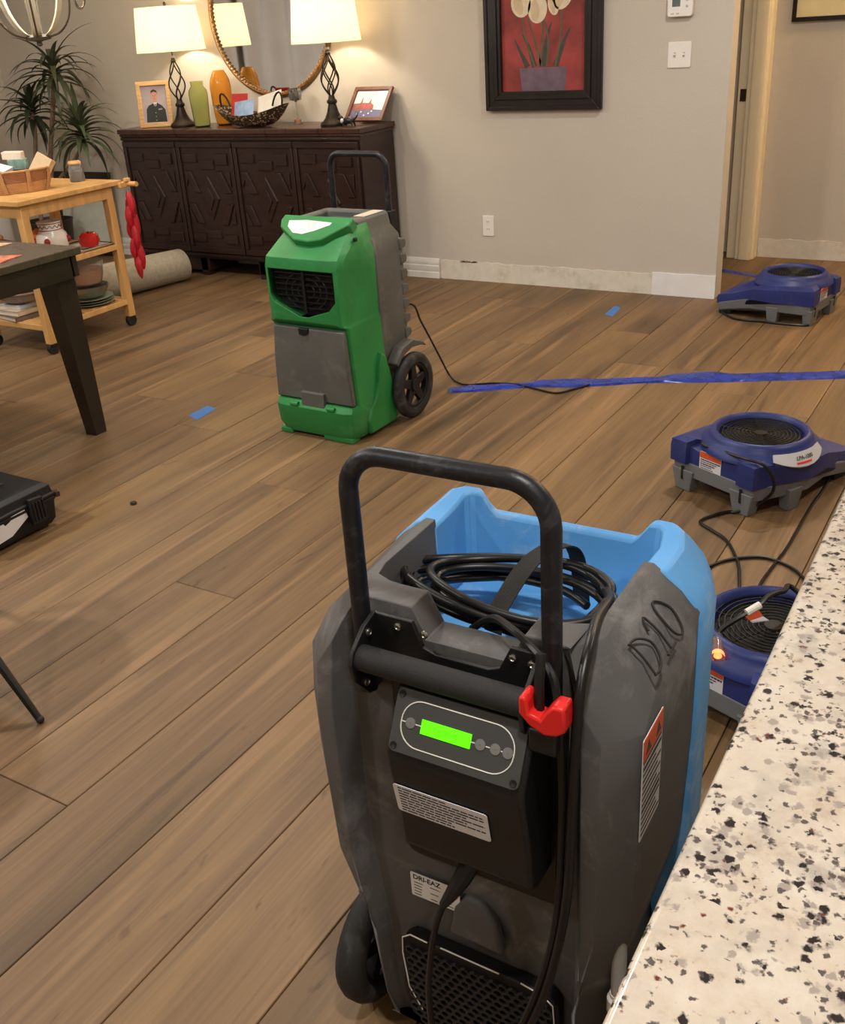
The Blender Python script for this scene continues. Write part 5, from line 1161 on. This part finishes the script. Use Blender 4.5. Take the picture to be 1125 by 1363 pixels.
# ------------------------------------------------------------------ potted dracaena
pl0 = Vector((-6.22, 4.97, 0))
pp = thing('potted_dracaena', 'tall dracaena with strappy green leaves in the corner by the sideboard', 'plant', tuple(pl0))
MB().lathe([(.12, 0), (.13, .01), (.165, .28), (.172, .30), (.158, .30), (.15, .26), (.001, .26)], 32, cap0=True).build('pot', mat('dark_pot', S(52, 40, 34), .5), pp)
MB().lathe([(.152, .262), (.001, .270)], 24).build('soil', mat('soil', S(50, 38, 30), .95, bump=1, bscale=60), pp)
BARK = mat('cane_bark', S(138, 114, 92), .8, var=.25, scale=20, stretch=(1, 1, 6))
def leaf_mesh(length, width, droop, seed):
    r = random.Random(seed); n = 9; rings = []; x = z = 0.0; ang = 0.0
    for i in range(n+1):
        s = i/n; w = width*(.55+.9*s if s < .25 else .78*(1-((s-.25)/.75)**1.7)+.02)*.5
        rings.append([Vector((x, -w, z+w*.25)), Vector((x, 0, z-w*.12)), Vector((x, w, z+w*.25)), Vector((x, 0, z-w*.12-.0012))])
        ang = -droop*s*1.15
        x += length/n*math.cos(ang); z += length/n*math.sin(ang)
    return MB().loft(rings).mesh('leaf')
LEAFA = mat('dracaena_leaf', S(72, 78, 56), .45, var=.3, scale=8); LEAFB = mat('dracaena_leaf_dark', S(52, 62, 44), .45, var=.3, scale=8); LEAFC = mat('dracaena_leaf_light', S(76, 88, 60), .42, var=.3, scale=8)
LMESH = {}
def rosette(c, n, lmin, lmax, seed, m, up=1.15, width=.046):
    r = random.Random(seed)
    for k in range(n):
        s = k/(n-1); elev = up-s*(up+.15)+r.uniform(-.12, .12); az = k*2.39996+r.uniform(-.2, .2); ln = r.choice([lmin, (lmin+lmax)/2, lmax]); dp = r.choice([.9, 1.3, 1.7])
        key = (m.name, ln, dp, width)
        if key not in LMESH: LMESH[key] = leaf_mesh(ln, width, dp, k)
        o = ob('leaf', LMESH[key], m, pp)
        o.location = (c[0], c[1], c[2]+.10*(1-s)-.05); o.rotation_euler = (0, -elev, az)
def dl(px, py, Y=None): # local point on the plant's depth
    d_ = ray(px, py); t = 4.9/d_.y; p = Vector((0, 0, CAMH))+d_*t; return p-pl0
A_, B_, C_ = dl(72, 98), dl(43, 150), dl(108, 178)
for c, b, rad in ((A_, (.03, .02), .016), (B_, (-.05, -.03), .015), (C_, (.05, -.04), .012)):
    MB().tube(spline([(b[0], b[1], .25), (b[0]*.8+c.x*.25, b[1]*.8, .25+(c.z-.25)*.45), (c.x*.9, c.y, c.z-.12), (c.x, c.y, c.z+.06)], 6), rad, 9).build('cane', BARK, pp)
rosette(A_, 40, .28, .40, 1, LEAFA); rosette(B_, 36, .24, .36, 2, LEAFB, 1.2, .052); rosette(C_, 42, .24, .38, 3, LEAFC, 1.3, .05)

# ------------------------------------------------------------------ chandelier
chn = thing('chandelier', 'iron bowl shaped chandelier with pale curved arms and lit bulbs', 'chandelier', (-4.205, 3.53, 1.45))
IRON = mat('weathered_iron', S(92, 90, 86), .5, metal=.4, var=.2); PALE = mat('cream_arm', S(232, 222, 196), .45, var=.06); WIRE = mat('iron_wire', S(96, 82, 68), .5, metal=.4)
MB().lathe([(.004, -.012), (.014, -.006), (.012, .008), (.030, .012), (.058, .016), (.062, .028), (.050, .036), (.030, .040)], 24, cap0=True, cap1=True).build('hub', IRON, chn)
MB().lathe([(.024, .04), (.022, .08), (.030, .20), (.026, .32), (.034, .36), (.012, .42), (.010, .60)], 20, cap1=True).build('column', IRON, chn)
MB().tube([(0, 0, .58), (0, 0, CEIL-1.45-.02)], .008, 8).build('drop_rod', IRON, chn); MB().lathe([(.07, CEIL-1.45-.03), (.065, CEIL-1.45-.001)], 20, cap0=True, cap1=True).build('ceiling_rose', IRON, chn)
for k in range(6):
    a = 2*PI*k/6+.33; ca, sa = math.cos(a), math.sin(a)
    arm = spline([Vector((r*ca, r*sa, z)) for r, z in ((.040, .030), (.080, .058), (.122, .125), (.146, .21), (.150, .28))], 5)
    tn = Vector((-sa, ca, 0))*.020; mb = MB()
    mb.loft([[p-tn, p+tn, p+tn+Vector((ca, sa, .3)).normalized()*.012, p-tn+Vector((ca, sa, .3)).normalized()*.012] for p in arm]); ao = mb.build('arm', PALE, chn, .002)
    MB().tube(spline([Vector((r*ca, r*sa, z)) for r, z in ((.05, .024), (.12, .044), (.175, .10), (.196, .18), (.20, .28))], 5), .0045, 7).build('outer_rib', WIRE, chn)
    MB().tube(spline([Vector((r*ca, r*sa, z)) for r, z in ((.222, .27), (.223, .18), (.235, .142), (.262, .142), (.276, .18), (.277, .27))], 4), .003, 6).build('hook', WIRE, chn)
    MB().lathe([(.026, .28), (.030, .29), (.014, .296), (.013, .36)], 14, (.150*ca, .150*sa, 0), cap0=True, cap1=True).build('candle_sleeve', PALE, ao)
    MB().lathe([(.010, .36), (.020, .385), (.016, .41), (.002, .44)], 12, (.150*ca, .150*sa, 0)).build('bulb', mat('chandelier_bulb', (1, .9, .75, 1), .4, emit=(1, .8, .55, 1), estr=14), ao)
MB().tube([(.20*math.cos(2*PI*i/40), .20*math.sin(2*PI*i/40), .28) for i in range(40)], .006, 7, True).build('rim_ring', IRON, chn)
MB().tube([(.278*math.cos(2*PI*i/48), .278*math.sin(2*PI*i/48), .272) for i in range(48)], .005, 7, True).build('outer_ring', IRON, chn)
CHAND_POWER = 36.0
for k in range(3):
    a = 2*PI*k/3+.33; ld = bpy.data.lights.new('chandelier_light', 'POINT'); ld.energy = CHAND_POWER/3; ld.color = (1, .88, .72); ld.shadow_soft_size = .03
    lo = bpy.data.objects.new('chandelier_light', ld); COL.objects.link(lo); lo.parent = chn; lo.location = (.10*math.cos(a), .10*math.sin(a), .40)

# ------------------------------------------------------------------ black equipment case
bc = thing('equipment_case', 'black moulded equipment case with latch and torn white label', 'case', (-2.655, 1.905, 0), math.radians(0))
CASE = mat('case_black', S(23, 23, 24), .5, var=.15, bump=.15, bscale=200)
def cring(z, e): return [(-.42+e, -.30+e, z), (-e, -.30+e, z), (-e, -e, z), (-.42+e, -e, z)]
MB().loft([cring(.012, .022), cring(.03, .010), cring(.095, .004), cring(.098, 0), cring(.108, 0)]).build('lower_shell', CASE, bc, .008, 3)
MB().loft([cring(.110, 0), cring(.120, 0), cring(.123, .004), cring(.150, .008), cring(.162, .022)]).build('lid', CASE, bc, .008, 3)
for y in (-.06,): MB().box2((-.10, -.008, .05), (-.03, .010, .14)).build('hinge', CASE, bc, .004)
for y in (-.085,):
    la = MB().prism([(.05, -.03), (.05, .03), (.135, .026), (.14, -.026)], -.002, .014, lambda z, y_, t, y=y: (t, y+y_, z)).build('latch', BLACK, bc, .003)
    for k in range(4): MB().box2((.012, y-.020+k*.013, .06), (.018, y-.014+k*.013, .125)).build('latch_rib', BLACK, la, .001)
MB().prism([(.035, -.30), (.10, -.285), (.105, -.215), (.088, -.205), (.094, -.185), (.108, -.178), (.112, -.125), (.082, -.118), (.045, -.19)], -.0008, .0012, lambda z, y_, t: (t-.002, y_, z)).build('torn_label', LABEL, bc, smooth=False)
MB().prism(ell(-.24, -.15, .10, .075, 24), .161, .165).build('lid_boss', CASE, bc, .003)
MB().prism([(-.155, -.115), (-.125, -.105), (-.125, -.09), (-.155, -.095)], .1655, .166).build('badge', STEEL, bc)
MB().prism([(-.026, .0), (.004, .0), (.008, .014), (-.010, .022)], .100, .120).build('corner_catch', mat('catch_brown', S(70, 52, 42), .5), bc, .003)
for x in (-.37, -.05):
    for y in (-.25, -.05): MB().box2((x-.02, y-.02, 0), (x+.02, y+.02, .014)).build('foot', RUBBER, bc, .003)

# ------------------------------------------------------------------ chair whose leg shows at the frame edge
chr_ = thing('chair', 'black metal chair with splayed round legs, one foot on the planks', 'chair', (-2.37, 1.12, 0))
CHM = mat('black_metal', S(22, 21, 20), .4, metal=.3)
MB().loft([[(.21*math.cos(2*PI*i/32)*s, .21*math.sin(2*PI*i/32)*s, z) for i in range(32)] for s, z in ((.9, .435), (1, .445), (1, .462), (.94, .472), (.5, .466))]).build('seat', CHM, chr_)
for x, y, fx, fy in ((.19, .02, .526, .012), (-.10, .14, -.30, .31), (-.12, -.12, -.31, -.30), (.12, -.14, .30, -.33)):
    lg = MB().tube([(fx, fy, .006), (fx+(x-fx)*.4, fy+(y-fy)*.4, .175), (x, y, .44)], [.0085, .012, .013], 10).build('leg', CHM, chr_)
    MB().ball((fx, fy, .009), (.010, .010, .009)).build('foot_cap', RUBBER, lg)
    k = (.165-.006)/(.175-.006)*.4
    MB().ball((fx+(x-fx)*k, fy+(y-fy)*k, .165), (.017, .017, .016)).build('joint', mat('joint_bronze', S(60, 46, 36), .35, metal=.6), lg)
MB().tube([(-.24, -.24, .165), (-.23, .25, .165)], .008, 8).build('stretcher', CHM, chr_)
bkp = spline([Vector((.0-.19, -.16, .46)), Vector((-.24, -.17, .66)), Vector((-.27, -.12, .82)), Vector((-.28, 0, .85)), Vector((-.27, .12, .82)), Vector((-.24, .17, .66)), Vector((-.19, .16, .46))], 5)
MB().tube(bkp, .011, 9).build('backrest', CHM, chr_)

# ------------------------------------------------------------------ grey drapes on the left wall (seen in the mirror)
cu = thing('window_drapes', 'long grey pleated drapes hanging on the left wall', 'curtain', (XL+.09, 2.7, 0))
DRP = mat('grey_drape', S(206, 202, 196), .9, var=.06, scale=3, bump=.15, bscale=300)
MB().tube([(0, -2.3, 2.42), (0, 2.35, 2.42)], .014, 10).build('rod', BRONZE, cu)
for y0, y1_ in ((-2.2, -.05), (.05, 2.30)):
    mb = MB(); n = 120; up_, dn = [], []
    pts = [(.035*math.sin(2*PI*i/n*(y1_-y0)/.36+.5*math.sin(i*.11))+.010*math.sin(i*.31), y0+(y1_-y0)*i/n) for i in range(n+1)]
    mb.loft([[(x, y, .02), (x, y, 2.40), (x+.004, y, 2.40), (x+.004, y, .02)] for x, y in pts]); mb.build('drape_panel', DRP, cu)
